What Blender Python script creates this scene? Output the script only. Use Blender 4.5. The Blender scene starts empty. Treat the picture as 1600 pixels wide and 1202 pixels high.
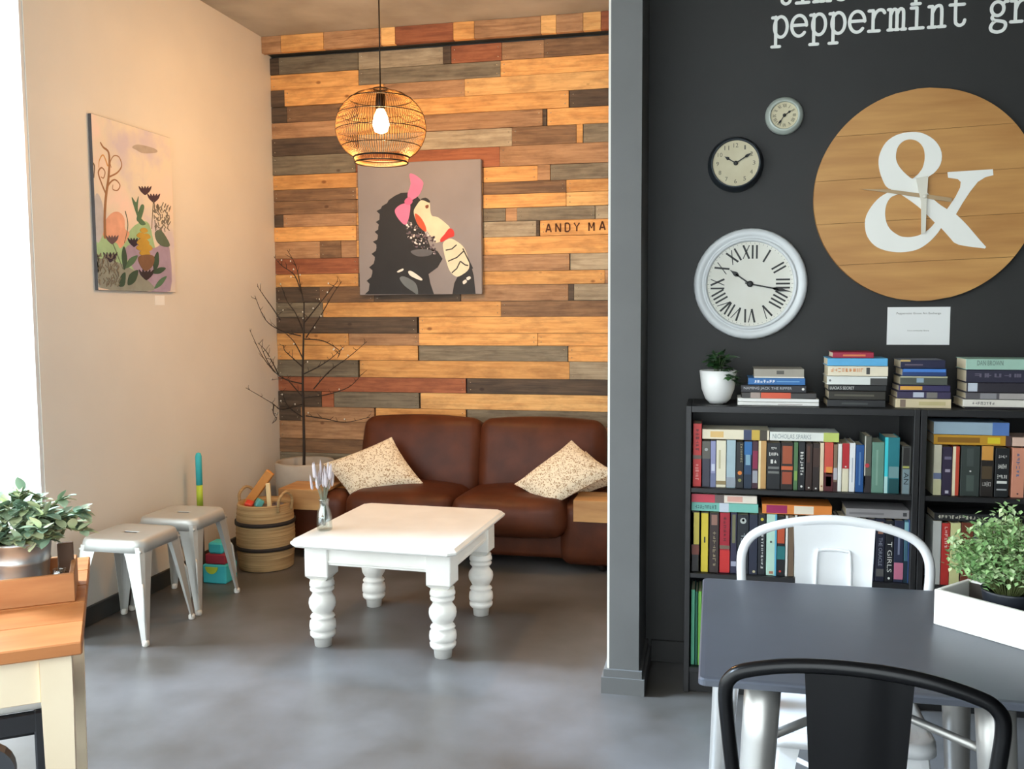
import bpy, bmesh, math, random
from mathutils import Vector, Matrix

# ------------------------------------------------------------------ camera
W, HPX, F = 1600.0, 1202.0, 1437.0
PITCH, YAW, ROLL = math.radians(4.63), math.radians(12.45), math.radians(0.32)
CAMH = 1.43
_f = Vector((-math.sin(YAW)*math.cos(PITCH), math.cos(YAW)*math.cos(PITCH), -math.sin(PITCH)))
_r = Vector((math.cos(YAW), math.sin(YAW), 0.0))
_u = _r.cross(_f)
_c, _s = math.cos(ROLL), math.sin(ROLL)
CR, CU, CF = _r*_c - _u*_s, _r*_s + _u*_c, _f
scene = bpy.context.scene
COL = scene.collection
cam_d = bpy.data.cameras.new('camera')
cam_d.sensor_fit = 'HORIZONTAL'; cam_d.sensor_width = 36.0
cam_d.lens = 36.0*F/W
cam_d.clip_start = 0.02; cam_d.clip_end = 200
cam = bpy.data.objects.new('camera', cam_d); COL.objects.link(cam)
cam.matrix_world = Matrix(((CR.x, CU.x, -CF.x, 0), (CR.y, CU.y, -CF.y, 0), (CR.z, CU.z, -CF.z, CAMH), (0, 0, 0, 1)))
scene.camera = cam

# ------------------------------------------------------------------ light and exposure
vs = scene.view_settings
vs.view_transform = 'Standard'; vs.look = 'None'; vs.gamma = 1.0
vs.use_curve_mapping = False
vs.exposure = 0.0
scene.cycles.max_bounces = 8
scene.cycles.diffuse_bounces = 5
scene.cycles.caustics_reflective = False
scene.cycles.caustics_refractive = False
scene.cycles.sample_clamp_indirect = 6.0

world = bpy.data.worlds.new('daylight'); scene.world = world
world.use_nodes = True
_bg = world.node_tree.nodes['Background']
_bg.inputs[0].default_value = (0.90, 0.95, 1.0, 1)
_bg.inputs[1].default_value = 5.9

sun_d = bpy.data.lights.new('hazy_sun', 'SUN')
sun_d.energy = 13.0; sun_d.angle = math.radians(14); sun_d.color = (0.64, 0.79, 1.0)
sun = bpy.data.objects.new('hazy_sun', sun_d); COL.objects.link(sun)
sun.rotation_euler = Vector((1.0, 0.11, -0.80)).to_track_quat('-Z', 'Y').to_euler()

# ------------------------------------------------------------------ measuring: photo pixel -> point on a real plane
def ray(px, py):
    return CF + CR*((px-800.0)/F) - CU*((py-601.0)/F)
def onY(px, py, Y):
    d = ray(px, py); p = d*(Y/d.y); p.z += CAMH; return p
def onX(px, py, X):
    d = ray(px, py); p = d*(X/d.x); p.z += CAMH; return p
def onZ(px, py, Z):
    d = ray(px, py); p = d*((Z-CAMH)/d.z); p.z += CAMH; return p

rnd = random.Random(11)

# ------------------------------------------------------------------ materials
MATS = {}
def mat(name, col, rough=0.55, metal=0.0, var=0.0, scale=8.0, bump=0.0, stretch=(1, 1, 1), rand=0.0,
        emit=None, estr=0.0, col2=None, coat=0.0, spec=0.5, detail=4.0, contrast=(0.3, 0.7)):
    if name in MATS: return MATS[name]
    m = bpy.data.materials.new(name); m.use_nodes = True
    nt = m.node_tree; N, L = nt.nodes, nt.links
    b = N['Principled BSDF']
    b.inputs['Base Color'].default_value = (*col, 1)
    b.inputs['Roughness'].default_value = rough
    b.inputs['Metallic'].default_value = metal
    b.inputs['Coat Weight'].default_value = coat
    b.inputs['Specular IOR Level'].default_value = spec
    if emit:
        b.inputs['Emission Color'].default_value = (*emit, 1); b.inputs['Emission Strength'].default_value = estr
    if var or col2 or bump:
        tc = N.new('ShaderNodeTexCoord'); mp = N.new('ShaderNodeMapping'); mp.inputs['Scale'].default_value = stretch
        nz = N.new('ShaderNodeTexNoise'); nz.inputs['Scale'].default_value = scale; nz.inputs['Detail'].default_value = detail
        L.new(tc.outputs['Object'], mp.inputs['Vector'])
        if rand:
            oi = N.new('ShaderNodeObjectInfo'); ml = N.new('ShaderNodeMath'); ml.operation = 'MULTIPLY'; ml.inputs[1].default_value = 37.0
            cb = N.new('ShaderNodeCombineXYZ'); L.new(oi.outputs['Random'], ml.inputs[0])
            for k in range(3): L.new(ml.outputs[0], cb.inputs[k])
            L.new(cb.outputs[0], mp.inputs['Location'])
        L.new(mp.outputs[0], nz.inputs['Vector'])
        cr = N.new('ShaderNodeValToRGB')
        c2 = col2 if col2 else tuple(max(0, c*(1-var)) for c in col)
        cr.color_ramp.elements[0].position = contrast[0]; cr.color_ramp.elements[1].position = contrast[1]
        cr.color_ramp.elements[0].color = (*c2, 1); cr.color_ramp.elements[1].color = (*col, 1)
        L.new(nz.outputs['Fac'], cr.inputs[0])
        last = cr.outputs[0]
        if rand:
            hs = N.new('ShaderNodeHueSaturation'); mr = N.new('ShaderNodeMapRange')
            mr.inputs['To Min'].default_value = 1-rand; mr.inputs['To Max'].default_value = 1+rand
            L.new(oi.outputs['Random'], mr.inputs[0]); L.new(mr.outputs[0], hs.inputs['Value']); L.new(last, hs.inputs['Color'])
            last = hs.outputs[0]
        if var or col2: L.new(last, b.inputs['Base Color'])
        if bump:
            bp = N.new('ShaderNodeBump'); bp.inputs['Strength'].default_value = bump; bp.inputs['Distance'].default_value = 0.01
            L.new(nz.outputs['Fac'], bp.inputs['Height']); L.new(bp.outputs[0], b.inputs['Normal'])
    MATS[name] = m
    return m
def sr(r, g, b):                     # sRGB 0-255 -> linear
    f = lambda v: (v/255/12.92) if v/255 <= 0.04045 else ((v/255+0.055)/1.055)**2.4
    return (f(r), f(g), f(b))

def glass_mat(name, tint=(0.97, 0.99, 0.98), gloss=0.06):
    m = bpy.data.materials.new(name); m.use_nodes = True
    nt = m.node_tree; N, L = nt.nodes, nt.links
    N.remove(N['Principled BSDF'])
    t = N.new('ShaderNodeBsdfTransparent'); t.inputs[0].default_value = (*tint, 1)
    g = N.new('ShaderNodeBsdfGlossy'); g.inputs['Roughness'].default_value = 0.03
    x = N.new('ShaderNodeMixShader'); x.inputs[0].default_value = gloss
    L.new(t.outputs[0], x.inputs[1]); L.new(g.outputs[0], x.inputs[2])
    L.new(x.outputs[0], N['Material Output'].inputs[0])
    return m

# ------------------------------------------------------------------ mesh building
def catmull(pts, n=6, closed=False):
    P = [Vector(p) for p in pts]; out = []
    m = len(P); seg = m if closed else m-1
    for i in range(seg):
        if closed: p0, p1, p2, p3 = P[i-1], P[i], P[(i+1) % m], P[(i+2) % m]
        else: p0, p1, p2, p3 = P[max(i-1, 0)], P[i], P[i+1], P[min(i+2, m-1)]
        for k in range(n):
            t = k/n
            out.append(0.5*((2*p1)+(p2-p0)*t+(2*p0-5*p1+4*p2-p3)*t*t+(3*p1-p0-3*p2+p3)*t**3))
    if not closed: out.append(P[-1].copy())
    return out

class MB:
    def __init__(s): s.v, s.f, s.sm = [], [], []
    def add(s, vs, fs, smooth=False, M=None):
        o = len(s.v)
        s.v += [tuple(M @ Vector(v)) for v in vs] if M is not None else [tuple(v) for v in vs]
        s.f += [tuple(i+o for i in f) for f in fs]; s.sm += [smooth]*len(fs)
        return s
    def box(s, x0, x1, y0, y1, z0, z1, M=None):
        vs = [(x, y, z) for z in (z0, z1) for y in (y0, y1) for x in (x0, x1)]
        return s.add(vs, [(0, 2, 3, 1), (4, 5, 7, 6), (0, 1, 5, 4), (2, 6, 7, 3), (0, 4, 6, 2), (1, 3, 7, 5)], False, M)
    def bbox(s, x0, x1, y0, y1, z0, z1, b=0.004, M=None):   # bevelled box
        vs, fs = [], []
        X, Y, Z = (x0, x1), (y0, y1), (z0, z1)
        idx = {}
        for i in (0, 1):
            for j in (0, 1):
                for k in (0, 1):
                    sx, sy, sz = (b if i == 0 else -b), (b if j == 0 else -b), (b if k == 0 else -b)
                    for a, p in enumerate(((X[i], Y[j]+sy, Z[k]+sz), (X[i]+sx, Y[j], Z[k]+sz), (X[i]+sx, Y[j]+sy, Z[k]))):
                        idx[i, j, k, a] = len(vs); vs.append(p)
        I = lambda i, j, k, a: idx[i, j, k, a]
        for i in (0, 1):
            q = [I(i, 0, 0, 0), I(i, 1, 0, 0), I(i, 1, 1, 0), I(i, 0, 1, 0)]; fs.append(q if i else q[::-1])
            q = [I(0, i, 0, 1), I(0, i, 1, 1), I(1, i, 1, 1), I(1, i, 0, 1)]; fs.append(q if i else q[::-1])
            q = [I(0, 0, i, 2), I(1, 0, i, 2), I(1, 1, i, 2), I(0, 1, i, 2)]; fs.append(q if i else q[::-1])
        for i in (0, 1):
            for j in (0, 1):
                q = [I(i, j, 0, 0), I(i, j, 1, 0), I(i, j, 1, 1), I(i, j, 0, 1)]; fs.append(q if i != j else q[::-1])
                q = [I(i, 0, j, 0), I(i, 1, j, 0), I(i, 1, j, 2), I(i, 0, j, 2)]; fs.append(q if i == j else q[::-1])
                q = [I(0, i, j, 1), I(1, i, j, 1), I(1, i, j, 2), I(0, i, j, 2)]; fs.append(q if i != j else q[::-1])
                for k in (0, 1):
                    t = [I(i, j, k, 0), I(i, j, k, 1), I(i, j, k, 2)]; fs.append(t if (i+j+k) % 2 else t[::-1])
        return s.add(vs, fs, False, M)
    def lathe(s, prof, n=24, M=None, cap=True, smooth=True):
        vs, fs = [], []
        for r, z in prof:
            for k in range(n):
                a = 2*math.pi*k/n; vs.append((r*math.cos(a), r*math.sin(a), z))
        for i in range(len(prof)-1):
            for k in range(n):
                k2 = (k+1) % n; fs.append((i*n+k, i*n+k2, (i+1)*n+k2, (i+1)*n+k))
        s.add(vs, fs, smooth, M)
        if cap:
            o = len(s.v)-len(vs)
            if prof[0][0] > 1e-6: s.f.append(tuple(o+k for k in range(n))[::-1]); s.sm.append(False)
            if prof[-1][0] > 1e-6: s.f.append(tuple(o+(len(prof)-1)*n+k for k in range(n))); s.sm.append(False)
        return s
    def tube(s, pts, r, n=8, M=None, cap=True, closed=False, smooth=True):
        P = [Vector(p) for p in pts]; m = len(P)
        rr = r if isinstance(r, (list, tuple)) else [r]*m
        vs, fs = [], []; nrm = None
        for i in range(m):
            a = P[i-1] if (i > 0 or closed) else P[i]; b = P[(i+1) % m] if (i < m-1 or closed) else P[i]
            t = (b-a)
            t = t.normalized() if t.length > 1e-9 else Vector((0, 0, 1))
            if nrm is None:
                nrm = t.cross(Vector((0, 0, 1)))
                if nrm.length < 1e-3: nrm = t.cross(Vector((0, 1, 0)))
            nrm = (nrm - t*nrm.dot(t)); nrm.normalize()
            bi = t.cross(nrm)
            for k in range(n):
                an = 2*math.pi*k/n; vs.append(P[i]+(nrm*math.cos(an)+bi*math.sin(an))*rr[i])
        for i in range(m if closed else m-1):
            for k in range(n):
                k2 = (k+1) % n; j = (i+1) % m
                fs.append((i*n+k, i*n+k2, j*n+k2, j*n+k))
        if cap and not closed:
            fs.append(tuple(range(n))[::-1]); fs.append(tuple((m-1)*n+k for k in range(n)))
        return s.add(vs, fs, smooth, M)
    def prism(s, poly, h0, h1, M=None):          # polygon in XY extruded along Z
        n = len(poly)
        ar = sum(poly[i][0]*poly[(i+1) % n][1]-poly[(i+1) % n][0]*poly[i][1] for i in range(n))
        if ar < 0: poly = poly[::-1]
        vs = [(p[0], p[1], h0) for p in poly]+[(p[0], p[1], h1) for p in poly]
        fs = [tuple(range(n))[::-1], tuple(range(n, 2*n))]+[(i, (i+1) % n, n+(i+1) % n, n+i) for i in range(n)]
        return s.add(vs, fs, False, M)
    def band(s, A, B, h0, h1, M=None, closed=False):   # strip between two polylines, extruded
        n = len(A); vs = []
        for h in (h0, h1):
            vs += [(p[0], p[1], h) for p in A]; vs += [(p[0], p[1], h) for p in B]
        fs = []
        for i in range(n if closed else n-1):
            j = (i+1) % n
            fs += [(i, j, n+j, n+i), (2*n+i, 3*n+i, 3*n+j, 2*n+j), (i, 2*n+i, 2*n+j, j), (n+i, n+j, 3*n+j, 3*n+i)]
        if not closed: fs += [(0, n, 3*n, 2*n), (n-1, 3*n-1, 4*n-1, 2*n-1)] if False else [(0, n, 3*n, 2*n)]
        return s.add(vs, fs, False, M)
    def stroke(s, pts, w, h0, h1, M=None, dots=True):  # flat pen stroke in XY with round nodes
        P = [Vector((p[0], p[1])) for p in pts]; m = len(P); A, B = [], []
        ww = w if isinstance(w, (list, tuple)) else [w]*m
        for i in range(m):
            t = P[min(i+1, m-1)]-P[max(i-1, 0)]
            t = t.normalized() if t.length > 1e-9 else Vector((1, 0)); nn = Vector((-t.y, t.x))
            A.append(P[i]+nn*ww[i]/2); B.append(P[i]-nn*ww[i]/2)
        s.band(A, B, h0, h1, M)
        if dots:
            for i in (0, m-1):
                s.prism([(P[i].x+ww[i]/2*math.cos(a*math.pi/4), P[i].y+ww[i]/2*math.sin(a*math.pi/4)) for a in range(8)], h0, h1+(.00012 if i else .0002), M)
        return s
    def disc(s, cx, cy, r, h0, h1, n=20, M=None, rx=None):
        return s.prism([(cx+(rx or r)*math.cos(2*math.pi*k/n), cy+r*math.sin(2*math.pi*k/n)) for k in range(n)], h0, h1, M)
    def rbox(s, sx, sy, sz, r, n=5, bulge=0.0, M=None, bz=None):   # rounded soft box centred at origin (half sizes)
        vs, fs = [], []; key = {}
        H = (sx, sy, sz)
        def q(p):
            c = [max(-(H[k]-r), min(H[k]-r, p[k])) for k in range(3)]
            d = Vector((p[0]-c[0], p[1]-c[1], p[2]-c[2]))
            if d.length > 1e-9: d = d.normalized()*r
            o = [c[k]+d[k] for k in range(3)]
            u = [o[k]/H[k] for k in range(3)]
            for k in range(3):
                a, b2 = (k+1) % 3, (k+2) % 3
                o[k] += u[k]*bulge*max(0, 1-u[a]**2)*max(0, 1-u[b2]**2)
            return o
        for ax in range(3):
            a, b2 = (ax+1) % 3, (ax+2) % 3
            def ticks(h):
                inner = [-(h-r)+(2*(h-r))*i/n for i in range(n+1)]
                return [-h, -h+r*0.3, -h+r*0.65]+inner+[h-r*0.65, h-r*0.3, h]
            ta, tb = ticks(H[a]), ticks(H[b2])
            for sg in (-1, 1):
                ids = []
                for i in ta:
                    row = []
                    for j in tb:
                        p = [0, 0, 0]; p[ax] = sg*H[ax]; p[a] = i; p[b2] = j
                        o = q(p); kk = tuple(round(x, 5) for x in o)
                        if kk not in key: key[kk] = len(vs); vs.append(o)
                        row.append(key[kk])
                    ids.append(row)
                for i in range(len(ta)-1):
                    for j in range(len(tb)-1):
                        f = [ids[i][j], ids[i+1][j], ids[i+1][j+1], ids[i][j+1]]
                        f2 = []
                        for t in f:
                            if t not in f2: f2.append(t)
                        if len(f2) >= 3: fs.append(tuple(f2 if sg > 0 else f2[::-1]))
        return s.add(vs, fs, True, M)
    def mesh(s, name):
        me = bpy.data.meshes.new(name); me.from_pydata(s.v, [], s.f)
        me.polygons.foreach_set('use_smooth', s.sm); me.update()
        if len(s.f) < 20000:
            b = bmesh.new(); b.from_mesh(me); bmesh.ops.recalc_face_normals(b, faces=b.faces); b.to_mesh(me); b.free()
        return me
    def build(s, name, m, parent=None, **kw):
        return obj(name, s.mesh(name), m, parent, **kw)

def obj(name, me, m, parent=None, label=None, cat=None, group=None, kind=None, loc=None, rot=None, scale=None):
    o = bpy.data.objects.new(name, me); COL.objects.link(o)
    if m is not None and not me.materials: me.materials.append(m)
    if parent: o.parent = parent
    if loc is not None: o.location = loc
    if rot is not None: o.rotation_euler = rot
    if scale is not None: o.scale = scale
    return tag(o, label, cat, group, kind)
def tag(o, label=None, cat=None, group=None, kind=None):
    if label: o['label'] = label
    if cat: o['category'] = cat
    if group: o['group'] = group
    if kind: o['kind'] = kind
    return o
def thing(name, label, cat, loc=(0, 0, 0), rz=0.0, group=None):
    o = bpy.data.objects.new(name, None); COL.objects.link(o)
    o.location = loc; o.rotation_euler = (0, 0, rz); o.empty_display_size = 0.05
    return tag(o, label, cat, group)
def T(x=0, y=0, z=0): return Matrix.Translation((x, y, z))
def RX(a): return Matrix.Rotation(a, 4, 'X')
def RY(a): return Matrix.Rotation(a, 4, 'Y')
def RZ(a): return Matrix.Rotation(a, 4, 'Z')
WALLXZ = RX(math.pi/2)        # local XY drawing -> XZ plane, +Z of drawing faces -Y (towards the room)

# ------------------------------------------------------------------ lettering (built-in font, turned into meshes in one go)
TXT = {}
def bake_text(strings):
    os_ = []
    for t in strings:
        c = bpy.data.curves.new('lettering', 'FONT'); c.body = t; c.resolution_u = 2; c.size = 1.0
        c.align_x = 'CENTER'; c.align_y = 'CENTER'
        o = bpy.data.objects.new('lettering', c); COL.objects.link(o); os_.append((t, o))
    dg = bpy.context.evaluated_depsgraph_get(); dg.update()
    for t, o in os_:
        me = bpy.data.meshes.new_from_object(o.evaluated_get(dg))
        vs = [v.co.copy() for v in me.vertices]; fs = [tuple(p.vertices) for p in me.polygons]
        x0 = min(v.x for v in vs); x1 = max(v.x for v in vs); y0 = min(v.y for v in vs); y1 = max(v.y for v in vs)
        TXT[t] = ([((v.x-(x0+x1)/2)/(x1-x0), (v.y-(y0+y1)/2)/(y1-y0), 0.0) for v in vs], fs, (x1-x0)/(y1-y0))
        bpy.data.meshes.remove(me); c = o.data; bpy.data.objects.remove(o); bpy.data.curves.remove(c)
def text_mb(t, w, h, M=None):
    vs, fs, _ = TXT[t]
    return MB().add([(v[0]*w, v[1]*h, 0) for v in vs], fs, False, M)

# ================================================================== the room
XL, YB, CEIL = -2.79, 5.57, 3.14
M_floor = mat('polished_concrete', sr(110, 109, 110), 0.34, var=0.0, col2=sr(76, 72, 67), scale=1.7, detail=9, contrast=(0.32, 0.66), spec=0.4)
M_ceil = mat('raw_concrete_ceiling', sr(176, 170, 158), 0.9, col2=sr(150, 143, 130), scale=3, bump=0.3, detail=8)
M_white = mat('white_paint', sr(226, 221, 212), 0.75, col2=sr(219, 214, 205), scale=2)
M_dark = mat('charcoal_paint', sr(46, 45, 44), 0.6, col2=sr(42, 41, 40), scale=5)
M_slate = mat('slate_grey_paint', sr(100, 100, 99), 0.6, col2=sr(95, 95, 94), scale=5)
M_skirt = mat('dark_skirting', sr(58, 60, 60), 0.5, col2=sr(50, 52, 52), scale=6)
M_frame = mat('window_frame_white', sr(225, 226, 226), 0.4, col2=sr(215, 216, 216), scale=6)
M_pane = glass_mat('window_glass')

def struct(name, mb, m, parent=None, label=None):
    o = mb.build(name, m, parent)
    if parent is None: o['kind'] = 'structure'
    if label: o['label'] = label
    return o
struct('floor', MB().box(-2.99, 3.7, -0.7, 5.7, -0.12, 0.0), M_floor, label='polished grey concrete floor of the cafe')
struct('ceiling', MB().box(-2.99, 3.7, -0.7, 5.7, CEIL, CEIL+0.2), M_ceil, label='raw concrete ceiling over the lounge corner')
struct('wall_left', MB().box(XL-0.2, XL, 3.365, 5.7, 0, CEIL), M_white, label='white painted wall left of the lounge corner')
struct('wall_right', MB().box(-0.262, 3.7, 3.69, 3.83, 0, CEIL), M_dark, label='charcoal painted wall behind the bookcases')
struct('wall_side', MB().box(3.6, 3.75, -0.54, 3.69, 0, CEIL), M_dark, label='charcoal wall at the far right of the cafe')
pt = struct('wall_partition', MB().box(-0.372, -0.262, 3.345, 5.57, 0, CEIL), M_slate, label='slate grey partition end between lounge corner and bookcases')
struct('alcove_lining', MB().box(-0.381, -0.372, 3.352, 5.57, 0.0, CEIL), M_white, pt, label='white painted alcove side of the partition')
struct('baseboard_left', MB().bbox(XL, XL+0.014, 3.37, 5.54, 0, 0.088, 0.003), M_skirt, label='dark skirting board along the white wall')
bbm = MB()
bbm.prism([(-0.400, 3.325), (-0.240, 3.325), (-0.240, 3.69), (-0.262, 3.69), (-0.262, 3.345), (-0.381, 3.345), (-0.381, 3.6), (-0.400, 3.6)], 0, 0.062)
bbm.prism([(-0.392, 3.333), (-0.250, 3.333), (-0.250, 3.69), (-0.262, 3.69), (-0.262, 3.345), (-0.381, 3.345), (-0.381, 3.6), (-0.392, 3.6)], 0.062, 0.09)
struct('baseboard_partition', bbm, M_slate, label='slate grey plinth at the foot of the partition')
struct('baseboard_right', MB().bbox(-0.240, 3.6, 3.676, 3.69, 0, 0.09, 0.003), M_dark, label='dark skirting under the charcoal wall')
# window in the left wall, nearer the camera than the white wall's end
w1 = MB()
w1.box(XL-0.05, XL-0.004, 3.345, 3.364, 0, CEIL); w1.box(XL-0.05, XL-0.004, -0.54, 3.345, 0, 0.06); w1.box(XL-0.05, XL-0.004, -0.54, 3.345, CEIL-0.05, CEIL)
win1 = struct('window_1', w1, M_frame, label='tall shopfront window flooding the left side with daylight')
struct('pane', MB().box(XL-0.024, XL-0.018, -0.54, 3.345, 0.06, CEIL-0.05), M_pane, win1)
w2 = MB()
for x in (-2.9, -1.1, 0.66): w2.box(x-0.04, x+0.04, -0.60, -0.54, 0, CEIL)
w2.box(-2.99, 0.7, -0.60, -0.54, 0, 0.1); w2.box(-2.99, 0.7, -0.60, -0.54, CEIL-0.08, CEIL)
win2 = struct('window_2', w2, M_frame, label='shopfront glazing behind the viewer')
struct('pane', MB().box(-2.86, 0.62, -0.573, -0.567, 0.1, CEIL-0.08), M_pane, win2)
struct('wall_front_added', MB().box(0.7, 3.75, -0.70, -0.54, 0, CEIL), M_dark, label='added unseen charcoal wall behind the viewer, blocking part of the shopfront daylight')  # unseen wall added to narrow the glazing and darken the alcove
M_pave = mat('pavement', sr(190, 190, 186), 0.8, col2=sr(172, 172, 168), scale=3)
struct('pavement', MB().box(-16, -2.99, -12, 14, -0.2, -0.04).box(-2.99, 12, -12, -0.7, -0.2, -0.04), M_pave, label='pale pavement outside the windows')

# ------------------------------------------------------------------ reclaimed plank wall
def wood(name, c1, c2, stain=0.27):
    m = bpy.data.materials.new(name); m.use_nodes = True
    nt = m.node_tree; N, L = nt.nodes, nt.links; bs = N['Principled BSDF']; bs.inputs['Roughness'].default_value = .72
    def node(t, **kw):
        n = N.new(t)
        for k, v in kw.items(): n.inputs[k].default_value = v
        return n
    ge = N.new('ShaderNodeNewGeometry'); oi = N.new('ShaderNodeObjectInfo')
    mu = N.new('ShaderNodeMath'); mu.operation = 'MULTIPLY'; mu.inputs[1].default_value = 53.0; L.new(oi.outputs['Random'], mu.inputs[0])
    cb = N.new('ShaderNodeCombineXYZ'); [L.new(mu.outputs[0], cb.inputs[k]) for k in range(3)]
    ad = N.new('ShaderNodeVectorMath'); ad.operation = 'ADD'; L.new(ge.outputs['Position'], ad.inputs[0]); L.new(cb.outputs[0], ad.inputs[1])
    mp = N.new('ShaderNodeMapping'); mp.inputs['Scale'].default_value = (2.2, 1, 38); L.new(ad.outputs[0], mp.inputs[0])
    gr = node('ShaderNodeTexNoise', Scale=1.6, Detail=6.0, Roughness=.6, Distortion=.6); L.new(mp.outputs[0], gr.inputs['Vector'])
    cr = N.new('ShaderNodeValToRGB'); e = cr.color_ramp.elements; e[0].position = .30; e[1].position = .66; e[0].color = (*c2, 1); e[1].color = (*c1, 1)
    L.new(gr.outputs['Fac'], cr.inputs[0])
    st = node('ShaderNodeTexNoise', Scale=7.0, Detail=4.0, Roughness=.65); mp2 = N.new('ShaderNodeMapping'); mp2.inputs['Scale'].default_value = (.8, 1, 2.2)
    L.new(ad.outputs[0], mp2.inputs[0]); L.new(mp2.outputs[0], st.inputs['Vector'])
    sr_ = N.new('ShaderNodeValToRGB'); e = sr_.color_ramp.elements; e[0].position = .36; e[1].position = .56
    e[0].color = (1-stain, 1-stain*1.1, 1-stain*1.15, 1); e[1].color = (1, 1, 1, 1); L.new(st.outputs['Fac'], sr_.inputs[0])
    m1 = N.new('ShaderNodeMixRGB'); m1.blend_type = 'MULTIPLY'; m1.inputs[0].default_value = 1; L.new(cr.outputs[0], m1.inputs[1]); L.new(sr_.outputs[0], m1.inputs[2])
    vo = node('ShaderNodeTexVoronoi', Scale=5.5); mp3 = N.new('ShaderNodeMapping'); mp3.inputs['Scale'].default_value = (.75, 0.01, 1.2)
    L.new(ad.outputs[0], mp3.inputs[0]); L.new(mp3.outputs[0], vo.inputs['Vector'])
    kr = N.new('ShaderNodeValToRGB'); e = kr.color_ramp.elements; e[0].position = .045; e[1].position = .085; e[0].color = (.34, .24, .17, 1); e[1].color = (1, 1, 1, 1)
    L.new(vo.outputs['Distance'], kr.inputs[0])
    m2 = N.new('ShaderNodeMixRGB'); m2.blend_type = 'MULTIPLY'; m2.inputs[0].default_value = .8; L.new(m1.outputs[0], m2.inputs[1]); L.new(kr.outputs[0], m2.inputs[2])
    hs = N.new('ShaderNodeHueSaturation'); mr = N.new('ShaderNodeMapRange'); mr.inputs['To Min'].default_value = .86; mr.inputs['To Max'].default_value = 1.14
    L.new(oi.outputs['Random'], mr.inputs[0]); L.new(mr.outputs[0], hs.inputs['Value']); L.new(m2.outputs[0], hs.inputs['Color']); L.new(hs.outputs[0], bs.inputs['Base Color'])
    bp = N.new('ShaderNodeBump'); bp.inputs['Strength'].default_value = .3; bp.inputs['Distance'].default_value = .004; L.new(gr.outputs['Fac'], bp.inputs['Height']); L.new(bp.outputs[0], bs.inputs['Normal'])
    return m
PW = {
 'L': wood('pine_honey', sr(232, 176, 106), sr(202, 140, 76)),
 'B': wood('plank_brown', sr(140, 106, 74), sr(100, 74, 52)),
 'Y': wood('pine_bright', sr(240, 192, 124), sr(214, 158, 94)),
 'M': wood('plank_tan', sr(186, 144, 104), sr(146, 106, 72)),
 'G': wood('plank_weathered_grey', sr(140, 128, 106), sr(100, 90, 74)),
 'D': wood('plank_dark', sr(98, 80, 62), sr(62, 49, 38)),
 'R': wood('plank_red_brown', sr(168, 102, 66), sr(134, 74, 46)),
 'W': wood('plank_pale_grey', sr(184, 168, 140), sr(146, 130, 106)),
}
DESC = {'L': 'honey pine board', 'B': 'brown board', 'Y': 'bright pine board', 'M': 'tan board', 'G': 'weathered grey board', 'D': 'dark board', 'R': 'red brown board', 'W': 'pale grey board'}
ROWS = [
 (3.14, 3.035, 'ledge'),
 (3.035, 2.93, 'D424-436 G436-560 W560-692 D692-705 R705-784 M784-850 B850-960'),
 (2.93, 2.834, 'L424-560 G560-782 L782-960'),
 (2.834, 2.73, 'D424-445 L445-600 M600-726 Y726-960'),
 (2.73, 2.63, 'D424-448 B448-560 L560-889 D890-960'),
 (2.63, 2.53, 'M424-560 L560-660 M660-848 D848-854 L855-960'),
 (2.53, 2.42, 'D424-560 W560-800 B800-901 L901-911 G911-960'),
 (2.42, 2.30, 'G424-556 R556-781 M781-960'),
 (2.30, 2.207, 'L424-557 M557-755 L755-840 M840-860 G860-960'),
 (2.207, 2.133, 'B424-557 L557-755 B755-885 L885-960'),
 (2.133, 2.05, 'B424-557 M557-755 L755-885 Y885-960'),
 (2.05, 1.97, 'D424-443 M443-557 L557-755 G755-790 M790-808 G808-930 W930-960'),
 (1.97, 1.876, 'L424-557 M557-755 W755-838 D838-843 L844-960'),
 (1.876, 1.768, 'M424-500 B500-533 M533-557 L557-755 L755-960'),
 (1.768, 1.668, 'R424-560 M560-755 M755-890 W891-960'),
 (1.668, 1.585, 'L424-560 D560-700 L700-945 M945-960'),
 (1.585, 1.485, 'D424-500 B500-585 D585-720 M720-888 D888-897 W897-960'),
 (1.485, 1.39, 'G424-505 L505-783 B783-960'),
 (1.39, 1.287, 'D424-652 L655-960'),
 (1.287, 1.21, 'L424-545 M545-655 L655-840 L840-960'),
 (1.21, 1.115, 'L424-653 G655-887 L888-960'),
 (1.115, 1.006, 'G424-560 L562-890 W890-960'),
 (1.006, 0.911, 'R424-728 D730-960'),
 (0.911, 0.81, 'D424-503 R503-522 G522-655 Y657-960'),
 (0.81, 0.716, 'D424-470 M470-585 L587-728 G730-960'),
 (0.716, 0.60, 'M424-600 L600-800 M800-960'),
 (0.60, 0.508, 'B424-640 M640-960'),
 (0.508, 0.397, 'G424-700 B700-960'),
 (0.397, 0.30, 'M424-560 L560-960'), (0.30, 0.20, 'L424-650 D650-960'), (0.20, 0.10, 'B424-760 L760-960'), (0.10, 0.0, 'M424-600 G600-960'),
]
wb = struct('wall_back', MB().box(XL, -0.381, 5.56, 5.75, 0, CEIL), M_skirt, label='feature wall clad in reclaimed pallet boards')
box_me = MB().bbox(-0.5, 0.5, -0.5, 0.5, -0.5, 0.5, 0.012).mesh('plank')
mesh_by = {}
def plank(x0, x1, z0, z1, y0, y1, k):
    if k not in mesh_by:
        m2 = box_me.copy(); m2.name = 'plank'; m2.materials.append(PW[k]); mesh_by[k] = m2
    g = 0.0012
    return obj('plank', mesh_by[k], None, wb, loc=((x0+x1)/2, (y0+y1)/2, (z0+z1)/2), scale=(x1-x0-2*g, y1-y0, z1-z0-2*g), label=None)
screw = MB()
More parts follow.
